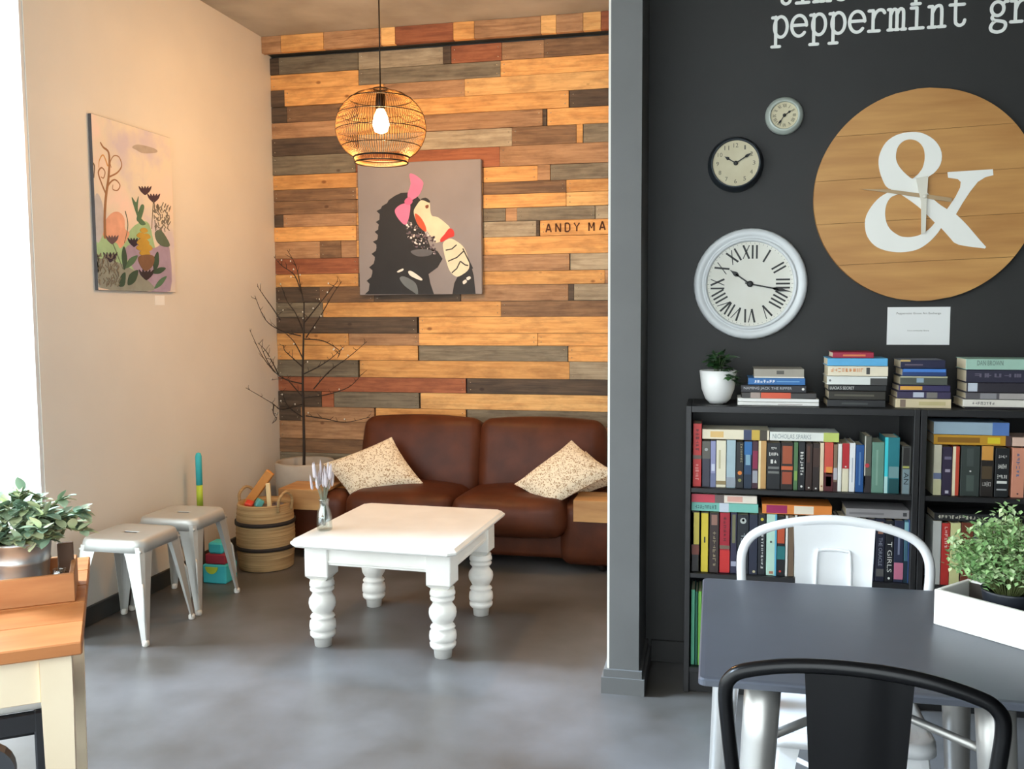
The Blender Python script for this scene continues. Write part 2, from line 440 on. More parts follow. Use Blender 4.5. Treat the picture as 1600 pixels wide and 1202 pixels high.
for z1, z0, segs in ROWS:
    if segs == 'ledge':
        Yl = 5.425
        struct('ledge_core', MB().box(XL, -0.381, 5.46, 5.56, 3.05, CEIL), M_skirt, wb)
        for sg in 'M409-438 L438-505 M505-595 Y595-617 R617-708 L708-741 M741-845 Y845-869 M869-911 Y911-939 R939-960'.split():
            a, b = sg[1:].split('-')
            xa = max(XL, onY(float(a), 45, Yl).x); xb = min(-0.381, onY(float(b), 45, Yl).x)
            if sg.startswith('M409'): xa = XL
            if sg.endswith('960'): xb = -0.381
            if xb-xa > 0.01: plank(xa, xb, z0+0.002, z1, Yl, Yl+0.035, sg[0])
        continue
    zc = (z0+z1)/2
    for sg in segs.split():
        a, b = sg[1:].split('-'); a = float(a); b = float(b)
        # pixel row of this height, to read the plank ends on the wall plane
        def X(px):
            lo, hi = 0.0, 1000.0
            for _ in range(30):
                mid = (lo+hi)/2
                if onY(px, mid, 5.535).z > zc: lo = mid
                else: hi = mid
            return onY(px, lo, 5.535).x
        xa = XL if a <= 424 else X(a); xb = -0.381 if b >= 960 else X(b)
        xb = min(xb, -0.381); xa = max(xa, XL)
        if xb-xa < 0.01: continue
        yf = 5.536-rnd.choice((0, 0, 0.003, 0.005, 0.007))
        plank(xa, xb, z0, z1, yf, 5.56, sg[0])
        for xs in (xa+0.022, xb-0.022):
            if rnd.random() < 0.8 and xb-xa > 0.12:
                for zz in (z0+0.024, z1-0.024):
                    screw.lathe([(0.004, 0), (0.003, 0.0025), (0.0, 0.003)], 6, T(xs, yf, zz) @ RX(math.pi/2))
o = screw.build('screws', mat('bright_screw', sr(235, 225, 205), 0.25, 0.9), wb); o['kind'] = 'stuff'


# ================================================================== pendant lamp
M_blk = mat('black_wire', sr(34, 25, 18), 0.45, 0.6, var=0.3, scale=20)
M_brz = mat('bronze_wire', sr(128, 92, 54), 0.4, 0.7, var=0.3, scale=20)
PX, PY, PZ = -1.648, 4.45, 2.345
lamp = thing('pendant_lamp', 'black wire globe pendant lamp glowing warm above the white coffee table', 'lamp', (PX, PY, CEIL))
d = lambda z: z-CEIL
MB().lathe([(0.05, d(CEIL)), (0.05, d(CEIL)-0.02), (0.012, d(CEIL)-0.035)], 20).build('ceiling_rose', M_blk, lamp)
MB().tube([(0, 0, d(CEIL)-0.02), (0, 0, d(2.50))], 0.0035, 6).build('cord', M_blk, lamp)
MB().lathe([(0.0, d(2.515)), (0.022, d(2.51)), (0.024, d(2.44)), (0.018, d(2.435))], 14).build('socket', M_blk, lamp)
def shade_r(t):          # t: 0 top .. 1 bottom
    z = 2.535-t*(2.535-2.172)
    zc, rz, rx = 2.345, 0.192, 0.226
    u = min(1, abs(z-zc)/rz)
    return z, max(0.03, rx*math.sqrt(max(0.0, 1-u*u)))
prof = []
for i in range(15):
    z, r = shade_r(i/14.0)
    if i == 0: r = 0.035
    if i >= 13: r = 0.138 if i == 13 else 0.132
    prof.append((r, z))
cage = MB()
for k in range(104):
    a = 2*math.pi*k/104
    cage.tube([(r*math.cos(a), r*math.sin(a), d(z)) for r, z in prof], 0.0012, 4, cap=False)
cage.build('wire_cage', M_brz, lamp)
for i, w in ((0, .004), (2, .003), (5, .0022), (8, .0022), (11, .0022), (13, .005), (14, .004)):
    r, z = prof[i]
    MB().tube([(r*math.cos(2*math.pi*k/40), r*math.sin(2*math.pi*k/40), d(z)) for k in range(40)], w, 6, closed=True).build('hoop', M_blk, lamp)
M_bulb = mat('lit_bulb', (1, .8, .5), 0.3, emit=(1.0, 0.62, 0.25), estr=60.0)
MB().lathe([(0.0, d(2.315)), (0.03, d(2.325)), (0.042, d(2.36)), (0.032, d(2.405)), (0.018, d(2.435))], 18).build('bulb', M_bulb, lamp)
pl = bpy.data.lights.new('bulb_light', 'POINT'); pl.energy = 55; pl.color = (1.0, 0.55, 0.22); pl.shadow_soft_size = 0.05
po = bpy.data.objects.new('bulb_light', pl); COL.objects.link(po); po.parent = lamp; po.location = (0, 0, d(2.29))

# ================================================================== coffee table
M_tw = mat('white_gloss_paint', sr(240, 238, 232), 0.35, col2=sr(230, 227, 220), scale=6)
ct = thing('coffee_table', 'square white coffee table with chunky turned legs before the leather sofa', 'table', (-1.345, 3.845, 0), math.radians(-2.5))
hx, hy = 0.365, 0.395
def oct_(hx, hy, c): return [(-hx+c, -hy), (hx-c, -hy), (hx, -hy+c), (hx, hy-c), (hx-c, hy), (-hx+c, hy), (-hx, hy-c), (-hx, -hy+c)]
top = MB()
lv = [(0.447, 0.020), (0.452, 0.006), (0.460, 0.0), (0.468, 0.0), (0.472, 0.006), (0.480, 0.012)]
loops = [[(x, y, z) for x, y in oct_(hx-i, hy-i, 0.028)] for z, i in lv]
vs = [p for l in loops for p in l]; fs = [tuple(range(8))[::-1], tuple(range(40, 48))]
for i in range(5): fs += [(i*8+k, i*8+(k+1) % 8, (i+1)*8+(k+1) % 8, (i+1)*8+k) for k in range(8)]
top.add(vs, fs).build('tabletop', M_tw, ct)
LP = [(0.050, .292), (0.049, .283), (0.053, .276), (0.053, .264), (0.043, .258), (0.052, .251), (0.050, .243), (0.039, .232), (0.044, .222), (0.056, .205), (0.058, .188), (0.055, .170),
      (0.045, .152), (0.038, .142), (0.049, .135), (0.053, .127), (0.044, .117), (0.055, .108), (0.057, .090), (0.056, .075), (0.046, .068), (0.055, .060), (0.054, .048), (0.046, .038), (0.039, .034), (0.036, 0.0)]
legp = MB().lathe(LP[::-1], 20)
leg_b = []
b = 0.053
legp.bbox(-b, b, -b, b, .31, .447, .004)
legp.add([(-b, -b, .312), (b, -b, .312), (b, b, .312), (-b, b, .312)]+[(.042*math.cos(a), .042*math.sin(a), .288) for a in [math.pi*(1.25+.5*i) for i in range(4)]],
         [(0, 1, 5, 4), (1, 2, 6, 5), (2, 3, 7, 6), (3, 0, 4, 7)])
lme = legp.mesh('leg')
for sx in (-1, 1):
    for sy in (-1, 1):
        obj('leg', lme, M_tw, ct, loc=(sx*0.272, sy*0.272, 0))
for rz in range(4):
    a = MB(); Mx = RZ(rz*math.pi/2)
    a.bbox(-0.222, 0.222, -0.312, -0.290, 0.362, 0.447, .003, Mx)
    a.bbox(-0.222, 0.222, -0.318, -0.310, 0.372, 0.384, .003, Mx)
    a.build('apron', M_tw, ct)

# bottle vase with dried lavender on the coffee table
M_gl = glass_mat('bottle_glass', (0.90, 0.93, 0.92), 0.16)
vz = thing('bottle_vase', 'small clear glass bottle of dried lavender on the white coffee table', 'vase', (-1.650, 3.672, 0.480))
MB().lathe([(0.0, .001), (0.031, .001), (0.034, .006), (0.033, .05), (0.030, .085), (0.021, .105), (0.0205, .125), (0.024, .130), (0.024, .138), (0.0185, .138), (0.0165, .106), (0.027, .084), (0.030, .05), (0.030, .008), (0, .008)], 20, cap=False).build('bottle', M_gl, vz)
M_lav = mat('dried_lavender', sr(206, 196, 200), 0.9, var=0.25, scale=40)
M_stk = mat('dried_stalk', sr(136, 138, 118), 0.9, var=0.25, scale=40)
r2 = random.Random(4)
for k in range(26):
    a = r2.uniform(0, 6.28); sp = r2.uniform(0.008, 0.055); h = r2.uniform(.19, .262)
    ex, ey = sp*math.cos(a), sp*math.sin(a)
    pts = catmull([(ex*.1, ey*.1, .02), (ex*.22, ey*.22, .12), (ex*.6, ey*.6, .19), (ex, ey, h)], 3)
    s_ = MB().tube(pts, 0.0012, 4).build('stalk', M_stk, vz)
    MB().lathe([(0.001, 0), (0.0068, .008), (0.0062, .03), (0.0045, .055), (0, .072)], 6, T(*pts[-1]) @ RX(-ey*2.4) @ RY(ex*2.4) @ T(0, 0, -.02)).build('flower_spike', M_lav, s_)

# ================================================================== sofa
M_lea = mat('brown_leather', sr(86, 44, 25), 0.46, col2=sr(64, 31, 17), spec=.22, scale=7, bump=0.35, detail=9)
M_feet = mat('sofa_foot', sr(40, 34, 30), 0.4, 0.3, var=.2, scale=9)
sofa = thing('leather_sofa', 'brown leather two-seat sofa against the pallet board wall', 'sofa', (-1.44, 5.15, 0))
MB().rbox(0.99, 0.265, 0.10, 0.03, 4, 0, T(0, 0.04, 0.155)).build('base', M_lea, sofa)
for sx in (-1, 1):
    MB().rbox(0.312, 0.335, 0.105, 0.06, 6, 0.035, T(sx*0.313+0.03, -0.02, 0.285) @ RX(math.radians(-3))).build('seat_cushion', M_lea, sofa)
    bm_ = MB().rbox(0.369, 0.10, 0.235, 0.06, 6, 0.025, T(sx*0.372+0.068, 0.215, 0.535) @ RX(math.radians(-13)))
    bm_.build('back_cushion', M_lea, sofa)
    MB().rbox(0.196, 0.115 if sx < 0 else 0.28, 0.172, 0.06, 6, 0.012, T(sx*0.822, -0.165 if sx < 0 else 0.0, 0.205)).build('arm', M_lea, sofa)
    for sy in (-0.2, 0.16):
        MB().lathe([(0.02, 0), (0.026, .056)], 12, T(sx*0.85, sy, 0)).build('foot', M_feet, sofa)
MB().rbox(0.70, 0.04, 0.30, 0.03, 4, 0, T(0.068, 0.325, 0.38)).build('back_frame', M_lea, sofa)

# pine trays on the arms
M_tray = mat('pine_tray', sr(196, 152, 98), 0.6, col2=sr(160, 114, 68), scale=3, stretch=(1, 6, 6), bump=.1)
def arm_tray(name, label, x0, x1):
    t = thing(name, label, 'tray', ((x0+x1)/2, 4.975, 0.389), 0, 'pine trays on the sofa arms')
    h = (x1-x0)/2
    ye = 0.115
    MB().bbox(-h, h, -ye, ye, 0.0, 0.018, .002).build('board', M_tray, t)
    MB().bbox(-h, h, -ye-.018, -ye, -0.10, 0.018, .002).build('front_board', M_tray, t)
    return t
arm_tray('arm_tray', 'pine tray on the left sofa arm beside the toy basket', -2.458, -2.175)
arm_tray('arm_tray', 'pine tray on the right sofa arm beside the slate partition', -0.735, -0.425)

# scatter cushions
def cushion_fabric():
    m = bpy.data.materials.new('speckled_cotton'); m.use_nodes = True
    nt = m.node_tree; N, L = nt.nodes, nt.links; bs = N['Principled BSDF']; bs.inputs['Roughness'].default_value = 0.9
    tc = N.new('ShaderNodeTexCoord'); v = N.new('ShaderNodeTexVoronoi'); v.inputs['Scale'].default_value = 62; v.feature = 'F1'
    n = N.new('ShaderNodeTexNoise'); n.inputs['Scale'].default_value = 30; mx = N.new('ShaderNodeMixRGB'); mx.inputs[0].default_value = .12
    L.new(tc.outputs['Object'], mx.inputs[1]); L.new(n.outputs['Color'], mx.inputs[2]); L.new(tc.outputs['Object'], n.inputs['Vector']); L.new(mx.outputs[0], v.inputs['Vector'])
    cr = N.new('ShaderNodeValToRGB'); e = cr.color_ramp.elements
    e[0].position = .26; e[0].color = (*sr(150, 122, 88), 1); e[1].position = .50; e[1].color = (*sr(226, 214, 190), 1)
    L.new(v.outputs['Distance'], cr.inputs[0]); L.new(cr.outputs[0], bs.inputs['Base Color'])
    return m
M_cush = cushion_fabric()
def pillow(name, label, corners, th):
    # corners: 4 world points (top, right, bottom, left) in the cushion's own plane
    P = [Vector(c) for c in corners]; ctr = sum(P, Vector())/4
    n = (P[1]-P[3]).cross(P[0]-P[2]).normalized()
    if n.y > 0: n = -n
    N_ = 14; vs = []; fs = []
    for side in (1, -1):
        for i in range(N_+1):
            for j in range(N_+1):
                u, v = i/N_, j/N_
                a, b_ = 2*u-1, 2*v-1
                pin = 0.06
                uu = .5+.5*a*(1-pin*(1-b_*b_)); vv = .5+.5*b_*(1-pin*(1-a*a))
                p = (P[0]*(1-uu)+P[1]*uu)*(1-vv)+(P[3]*(1-uu)+P[2]*uu)*vv
                h = th*((1-a**2)*(1-b_**2))**0.45
                vs.append(p+n*h*side-ctr)
        o_ = 0 if side == 1 else (N_+1)**2
        for i in range(N_):
            for j in range(N_):
                f = (o_+i*(N_+1)+j, o_+(i+1)*(N_+1)+j, o_+(i+1)*(N_+1)+j+1, o_+i*(N_+1)+j+1)
                fs.append(f if side == 1 else f[::-1])
    return MB().add(vs, fs, True).build(name, M_cush, label=label, cat='cushion', group='speckled cushions on the sofa', loc=ctr)
def cp(px, py, Y): return onY(px, py, Y)
pillow('cushion', 'cream speckled cushion at the left end of the brown sofa', [cp(612, 683, 5.17), cp(661, 755, 5.06), cp(553, 783, 4.93), cp(505, 725, 5.03)], 0.07)
pillow('cushion', 'cream speckled cushion lying at the right end of the brown sofa', [cp(893, 688, 5.14), cp(962, 738, 4.99), cp(858, 794, 4.86), cp(803, 757, 4.98)], 0.07)
pillow('cushion', 'cream speckled cushion tucked behind another by the partition', [cp(915, 705, 5.21), cp(975, 752, 5.15), cp(905, 775, 5.10), cp(880, 740, 5.17)], 0.05)

# ================================================================== planter with twig tree behind the sofa arm
M_pot = mat('grey_planter', sr(176, 168, 156), 0.8, var=.12, scale=12)
M_soil = mat('bark_mulch', sr(84, 60, 44), 0.95, var=.4, scale=40, bump=.6)
M_twig = mat('dark_twig', sr(46, 36, 30), 0.8, var=.3, scale=30)
M_bud = mat('white_bud', sr(225, 222, 210), 0.6, var=.1, scale=30)
TX, TY = -2.505, 5.305
tr = thing('twig_tree', 'bare dark twig tree with tiny white buds in grey planter behind sofa', 'plant', (TX, TY, 0))
MB().lathe([(0.13, 0), (0.15, 0.02), (0.18, .30), (0.186, .485), (0.178, .495), (0.168, .485), (0.165, .42), (0, .42)], 28).build('planter', M_pot, tr)
MB().lathe([(0.166, .43), (0.10, .437), (0, .44)], 20, cap=False).build('mulch', M_soil, tr)
trunk_px = [(475, 742), (475, 690), (474, 640), (473, 590), (474, 540), (475, 500), (475, 472)]
tp = [onY(x, y, TY)-Vector((TX, TY, 0)) for x, y in trunk_px]; tp.insert(0, Vector((tp[0].x, tp[0].y, .40)))
trunk = MB().tube(catmull(tp, 4), [0.011-0.007*i/(4*(len(tp)-1)) for i in range(4*(len(tp)-1)+1)], 7).build('trunk', M_twig, tr)
BR = [ # branch pixel paths (in plane) with a depth drift
 ([(474, 470), (468, 440), (462, 415), (449, 391)], .06), ([(470, 455), (460, 430), (440, 415), (428, 401)], -.08),
 ([(475, 520), (462, 490), (448, 470), (440, 448)], .05), ([(475, 505), (495, 480), (515, 455), (528, 439)], -.06), ([(478, 528), (500, 495), (520, 460), (534, 440)], .07),
 ([(470, 525), (440, 517), (415, 500), (398, 462)], -.12), ([(438, 500), (425, 480), (412, 462), (402, 447)], -.10),
 ([(473, 560), (460, 535), (445, 520)], -.05), ([(476, 530), (505, 533), (530, 548), (527, 560)], .08), ([(474, 585), (500, 572), (520, 558), (538, 541)], -.05),
 ([(490, 608), (515, 580), (545, 558), (573, 534)], .09), ([(473, 600), (440, 590), (412, 560), (390, 515)], -.15), ([(435, 585), (425, 565), (415, 548), (403, 536)], -.12), ([(430, 582), (418, 565), (408, 542)], -.1),
 ([(472, 620), (455, 600), (445, 592), (424, 594)], .03), ([(472, 632), (440, 640), (425, 630), (384, 606)], -.12), ([(428, 632), (427, 645), (432, 655), (425, 662)], -.06),
 ([(474, 622), (510, 617), (545, 605), (565, 585)], .07), ([(478, 650), (510, 655), (540, 660), (578, 652)], .05), ([(473, 652), (455, 640), (446, 628), (440, 610)], .06), ([(474, 575), (460, 562), (445, 548), (444, 540)], .04)]
buds = MB(); rb = random.Random(9)
for path, dy in BR:
    n = len(path)
    while any(onY(x, y, TY+dy*i/(n-1)).x < -2.762 for i, (x, y) in enumerate(path)) and dy > -.8: dy -= .03
    pts = [onY(x, y, TY+dy*i/(n-1))-Vector((TX, TY, 0)) for i, (x, y) in enumerate(path)]
    sm_ = catmull(pts, 5); m_ = len(sm_)
    b_ = MB().tube(sm_, [0.0042-0.0028*i/(m_-1) for i in range(m_)], 5)
    for i in range(2, m_-1, 2):
        dv = Vector((rb.uniform(-1, 1), rb.uniform(-.6, .6), rb.uniform(.1, 1))).normalized()*rb.uniform(.015, .05)
        b_.tube([sm_[i], sm_[i]+dv*.6, sm_[i]+dv+Vector((rb.uniform(-.01, .01), 0, .004))], [.0018, .0014, .0009], 4)
        if rb.random() < .22: buds.lathe([(0, -.005), (.005, 0), (.0035, .005), (0, .008)], 6, T(*(sm_[i]+dv)))
    b_.build('branch', M_twig, tr)
o = buds.build('buds', M_bud, tr); o['kind'] = 'stuff'

# ================================================================== low metal stools
M_galv = mat('pale_metal', sr(200, 200, 195), 0.42, 0.40, var=.1, scale=9)
M_rub = mat('rubber_foot', sr(225, 222, 214), 0.6, var=.05, scale=9)
M_slot = mat('slot_shade', sr(20, 19, 18), 0.95, var=.2, scale=9, spec=.1)
def rsq(h, r, n=8, z=0.0):
    out = []
    for cx, cy, a0 in ((h-r, h-r, 0), (-h+r, h-r, 90), (-h+r, -h+r, 180), (h-r, -h+r, 270)):
        for k in range(n): a = math.radians(a0+90*k/(n-1)); out.append((cx+r*math.cos(a), cy+r*math.sin(a), z))
    return out
def loft(loops, cap0=False, cap1=False, smooth=True):
    n = len(loops[0]); vs = [p for l in loops for p in l]; fs = []
    for i in range(len(loops)-1): fs += [(i*n+k, i*n+(k+1) % n, (i+1)*n+(k+1) % n, (i+1)*n+k) for k in range(n)]
    m = MB().add(vs, fs, smooth)
    if cap0: m.f.append(tuple(range(n))[::-1]); m.sm.append(False)
    if cap1: m.f.append(tuple(len(vs)-n+k for k in range(n))); m.sm.append(False)
    return m
def sheet_leg(top, bot, w0, w1, th=0.0025, rib=True):
    # folded sheet-metal leg: L section, outer edge rounded, from corner 'top' to foot 'bot'; signs give the outward side
    sx, sy = (1 if bot[0] > 0 else -1), (1 if bot[1] > 0 else -1)
    loops = []
    for i in range(9):
        t = i/8; c = Vector(top).lerp(Vector(bot), t); w = w0+(w1-w0)*(t**0.8); r = w*.35
        sec = [(-w, 0), (-w, -th)]
        pl_ = [(-w, 0), (-r, 0), (-r*.3, -r*.3*.35), (0, -r), (0, -w)]
        inner = [(-th, -w), (-th, -r), (-r*.5, -r*.5), (-r, -th), (-w, -th)]
        loops.append([(c.x+sx*x, c.y+sy*y, c.z) for x, y in pl_+inner])
    m = loft(loops, True, True, False)
    if rib:
        a = Vector(top).lerp(Vector(bot), .38); b_ = Vector(top).lerp(Vector(bot), .80)
        off = Vector((-sx*.006, -sy*.006, 0))
        m.tube([a+off, a.lerp(b_, .1)+off*.3, a.lerp(b_, .9)+off*.3, b_+off], [.004, .007, .005, .002], 6)
    return m
def metal_stool(label, loc, rz=0.0):
    t = thing('metal_stool', label, 'stool', loc, rz, 'low metal stools by the white wall')
    H = 0.45
    N_ = 32
    slot = []
    for k in range(N_):
        a = 2*math.pi*k/N_ + math.radians(5.6)
        slot.append((0.038*max(-1, min(1, 1.5*math.cos(a))), 0.013*max(-1, min(1, 1.6*math.sin(a))), 0))
    def lay(h, r, z): return rsq(h, r, 8, z)
    sl = [(x, y, H-.003) for x, y, _ in slot]
    # line the slot loop up with the rounded square by angle
    outer = lay(.125, .04, H-.002)
    sl = []
    for x, y, z in outer:
        a = math.atan2(y, x); sl.append((.036*max(-1, min(1, 1.35*math.cos(a))), .012*max(-1, min(1, 1.5*math.sin(a))), H-.004))
    loft([[(x, y, z-.003) for x, y, z in sl], [(x, y, H-.0022) for x, y, z in sl], [(x*1.25, y*1.5, H-.0015) for x, y, z in sl], outer, lay(.143, .045, H-.001), lay(.150, .05, H-.006), lay(.154, .05, H-.018), lay(.158, .05, H-.055), lay(.155, .05, H-.055)]).build('seat', M_galv, t)
    MB().box(-.040, .040, -.015, .015, H-.0085, H-.0050).build('slot_shade_plate', M_slot, t)  # dark plate standing in for the shade inside the open slot
    for sx in (-1, 1):
        for sy in (-1, 1):
            l_ = sheet_leg((sx*.152, sy*.152, H-.03), (sx*.187, sy*.187, .012), .088, .022).build('leg', M_galv, t)
            MB().lathe([(.012, 0), (.015, .004), (.015, .018), (.010, .026)], 10, T(sx*.178, sy*.178, 0)).build('rubber_foot', M_rub, l_)
    MB().tube([(-.15, -.15, .40), (0, 0, .41), (.15, .15, .40)], .007, 6).tube([(-.15, .15, .40), (0, 0, .395), (.15, -.15, .40)], .007, 6).build('cross_brace', M_galv, t)
    return t
metal_stool('low metal stool nearer the window, its left side in daylight', (-2.548, 3.593, 0))
metal_stool('low metal stool farther back, beside the toy basket', (-2.545, 4.005, 0))

# ================================================================== toy basket and toys
M_jute = mat('jute_weave', sr(186, 154, 108), 0.9, col2=sr(150, 118, 78), scale=3, stretch=(1, 1, 40), bump=.6)
M_band = mat('dark_band', sr(38, 30, 26), 0.8, var=.2, scale=20)
bk = thing('toy_basket', 'tall jute basket with two dark bands and loop handles, full of toys', 'basket', (-2.455, 4.672, 0))
bp = MB()
prof = [(0, .004), (.15, .004)]
for i in range(33):
    z = .008+.36*i/32; prof.append((.148+.012*math.sin(math.pi*i/32)+(.0025 if i % 2 else 0), z))
prof += [(.138, .366), (.135, .30), (.135, .03), (0, .03)]
bp.lathe(prof, 36, cap=False); bp.build('body', M_jute, bk)
for z in (.125, .262):
    MB().lathe([(.157, z-.011), (.1665, z-.010), (.1665, z+.010), (.157, z+.011)], 36, cap=False).build('dark_band', M_band, bk)
for a in (2.75, -.3):
    cx, cy = .148*math.cos(a), .148*math.sin(a); tx, ty = -math.sin(a), math.cos(a)
    MB().tube(catmull([(cx+tx*.05, cy+ty*.05, .33), (cx*1.05+tx*.05, cy*1.05+ty*.05, .40), (cx*1.06, cy*1.06, .435), (cx*1.05-tx*.05, cy*1.05-ty*.05, .40), (cx-tx*.05, cy-ty*.05, .33)], 5), .0085, 7).build('handle', M_jute, bk)
def simple(name, mb, m, label, cat, group=None, loc=None, rot=None): return mb.build(name, m, None, label=label, cat=cat, group=group, loc=loc, rot=rot)
G_T = 'toys in and beside the jute basket'
simple('toy_plank', MB().bbox(-.024, .024, -.011, .011, 0, .275, .003), mat('toy_orange_wood', sr(206, 136, 64), .6, var=.2, scale=5), 'orange wooden toy plank sticking slantwise out of the basket', 'toy', G_T, (-2.568, 4.64, .325), (0, math.radians(38), 0))
simple('toy_stick', MB().bbox(-.012, .012, -.008, .008, 0, .45, .003), mat('toy_pale_wood', sr(226, 196, 144), .6, var=.1, scale=5), 'pale wooden toy stick upright in the basket', 'toy', G_T, (-2.382, 4.62, .034), (0, math.radians(-3), .2))
simple('toy_block', MB().rbox(.022, .022, .022, .008, 3, 0), mat('toy_red', sr(206, 62, 44), .5, var=.1, scale=5), 'small red toy block peeking over the basket rim', 'toy', G_T, (-2.50, 4.575, .365), (.4, .3, .2))
simple('toy_block', MB().rbox(.02, .02, .024, .009, 3, 0), mat('toy_teal', sr(92, 168, 164), .5, var=.1, scale=5), 'small pale teal toy piece in the middle of the basket', 'toy', G_T, (-2.452, 4.60, .372), (.1, .5, .8))
fil = MB(); rf = random.Random(3)
for k in range(16):
    a, q = rf.uniform(0, 6.28), rf.uniform(.0, .095)
    fil.rbox(.025, .022, .02, .008, 2, 0, T(q*math.cos(a), q*math.sin(a), .31+rf.uniform(0, .02)) @ RZ(rf.uniform(0, 3)) @ RX(rf.uniform(0, 3)))
fo = fil.build('toy_heap', mat('toy_mixed', sr(120, 108, 100), .6, col2=sr(70, 60, 70), scale=14), None, label='jumble of small dull toys filling the jute basket', cat='toys', loc=(-2.455, 4.672, 0)); fo['kind'] = 'stuff'
nd = thing('toy_sword', 'upright teal and lime foam toy sword standing behind the stools', 'toy', (-2.705, 4.42, 0), 0, G_T)
MB().lathe([(.013, 0), (.016, .004), (.016, .38), (.016, .385)], 14).build('grip', mat('toy_dark', sr(90, 84, 80), .7, var=.1, scale=5), nd)
MB().lathe([(.0165, .385), (.0165, .50)], 14).build('lime_section', mat('toy_lime', sr(186, 206, 60), .7, var=.08, scale=5), nd)
MB().lathe([(.017, .50), (.017, .655), (.012, .672), (0, .676)], 14).build('teal_section', mat('toy_turquoise', sr(64, 190, 196), .7, var=.08, scale=5), nd)
tb = thing('toy_house', 'stack of turquoise lime and red plastic toy boxes beneath the farther stool', 'toy', (-2.555, 4.36, 0), 0, G_T)
MB().bbox(-.075, .06, -.06, .06, 0, .10, .006).build('lower_box', MATS['toy_turquoise'], tb)
MB().prism([(.036*math.cos(a*math.pi/10), -.036*math.sin(a*math.pi/10)) for a in range(11)], 0, .006, T(-.02, -.06, .088) @ RX(math.pi/2)).build('lime_flap', MATS['toy_lime'], tb)
MB().bbox(-.065, .05, -.05, .05, .10, .155, .006).build('red_box', mat('toy_crimson', sr(160, 40, 56), .5, var=.1, scale=5), tb)
MB().bbox(-.05, .035, -.045, .045, .155, .215, .010).build('upper_box', MATS['toy_turquoise'], tb)

# ================================================================== pine table at the left edge
M_top = mat('pine_tabletop', sr(196, 128, 74), 0.45, col2=sr(170, 102, 54), scale=2.5, stretch=(1.2, 8, 8), bump=.05)
M_crm = mat('cream_paint', sr(244, 226, 196), 0.5, col2=sr(238, 219, 188), scale=6)
A36 = math.radians(35.8)
NRc = Vector((-1.273, 1.62, 0)); EX = Vector((-math.cos(A36), -math.sin(A36), 0)); EY = Vector((-math.sin(A36), math.cos(A36), 0))
def lt(a, i, z=0.0): return NRc+EX*a+EY*i+Vector((0, 0, z))      # along near edge, inwards
tbl = thing('pine_table', 'pine-topped cafe table with cream legs at the left edge', 'table', NRc, A36)
Lx, Ly = 0.90, 0.73
for k in range(5):
    w = Ly/5
    MB().bbox(-Lx, 0, k*w+.0006, (k+1)*w-.0006, .722, .75, .003).build('top_board', M_top, tbl)
for sx in (0, 1):
    for sy in (0, 1):
        cx = -.052 if sx == 0 else -Lx+.052; cy = .052 if sy == 0 else Ly-.052
        loft([[(cx+x*s_, cy+y*s_, z) for x, y in ((-.03, -.03), (.03, -.03), (.03, .03), (-.03, .03))] for z, s_ in ((0, .72), (.62, 1.0), (.722, 1.0))], True, True, False).build('leg', M_crm, tbl)
for sy in (0, 1):
    y = .030 if sy == 0 else Ly-.052
    MB().bbox(-Lx+.082, -.082, y, y+.02, .622, .722, .002).build('apron', M_crm, tbl)
for sx in (0, 1):
    x = -.052 if sx == 0 else -Lx+.032
    MB().bbox(x, x+.02, .082, Ly-.082, .622, .722, .002).build('apron', M_crm, tbl)

# wooden caddy with bucket plant
M_cad = mat('caddy_wood', sr(200, 140, 88), .5, col2=sr(174, 112, 66), scale=3, stretch=(1.5, 8, 8))
cad = thing('table_caddy', 'open wooden caddy box holding the bucket plant on the pine table', 'box', lt(.022, .30, .75), A36)
cw, cd_ = .30, .185
MB().bbox(-cw, 0, 0, .012, 0, .068, .002).build('front_board', M_cad, cad)
MB().bbox(-cw, 0, cd_-.012, cd_, 0, .068, .002).build('back_board', M_cad, cad)
MB().bbox(-.012, 0, .012, cd_-.012, 0, .068, .002).build('end_board', M_cad, cad)
MB().bbox(-cw, -cw+.012, .012, cd_-.012, 0, .068, .002).build('end_board', M_cad, cad)
MB().box(-cw+.012, -.012, .012, cd_-.012, 0.0, .007).build('bottom', M_cad, cad)
simple('menu_block', MB().bbox(-.018, .018, -.008, .008, 0, .105, .002), mat('walnut_block', sr(112, 80, 58), .6, var=.25, scale=6), 'dark wooden block standing in the table caddy', 'block', None, lt(.046, .44, .757), (0, 0, A36))
jr = thing('salt_jar', 'small glass jar of white salt in the table caddy', 'jar', lt(.056, .345, .757), A36)
MB().lathe([(0, .001), (.018, .001), (.019, .004), (.019, .05), (.015, .058), (.015, .064), (.013, .064), (.013, .057), (.017, .049), (.017, .005), (0, .005)], 16, cap=False).build('glass', M_gl, jr)
MB().lathe([(0, .006), (.0165, .006), (.0165, .03), (0, .033)], 16, cap=False).build('salt', mat('salt_white', sr(240, 238, 232), .8, var=.03, scale=50), jr)
M_zinc = mat('zinc_bucket', sr(196, 200, 200), .35, .8, var=.15, scale=12)
def leaf_mesh(name, L_, W_, m, curl=.15):
    vs, fs = [], []; n = 5
    for i in range(n+1):
        t = i/n; w = W_*math.sin(math.pi*min(1, t*.92+.06))**.8; z = -curl*L_*t*t
        vs += [(-w, L_*t, z+w*.25), (0, L_*t, z), (w, L_*t, z+w*.25)]
    for i in range(n): fs += [(3*i, 3*i+1, 3*i+4, 3*i+3), (3*i+1, 3*i+2, 3*i+5, 3*i+4)]
    me = MB().add(vs, fs, True).mesh(name); me.materials.append(m); return me
M_sage = [mat('sage_leaf_a', sr(172, 192, 160), .5, var=.2, scale=20), mat('sage_leaf_b', sr(136, 164, 138), .5, var=.2, scale=20), mat('sage_leaf_c', sr(206, 214, 170), .5, var=.15, scale=20)]
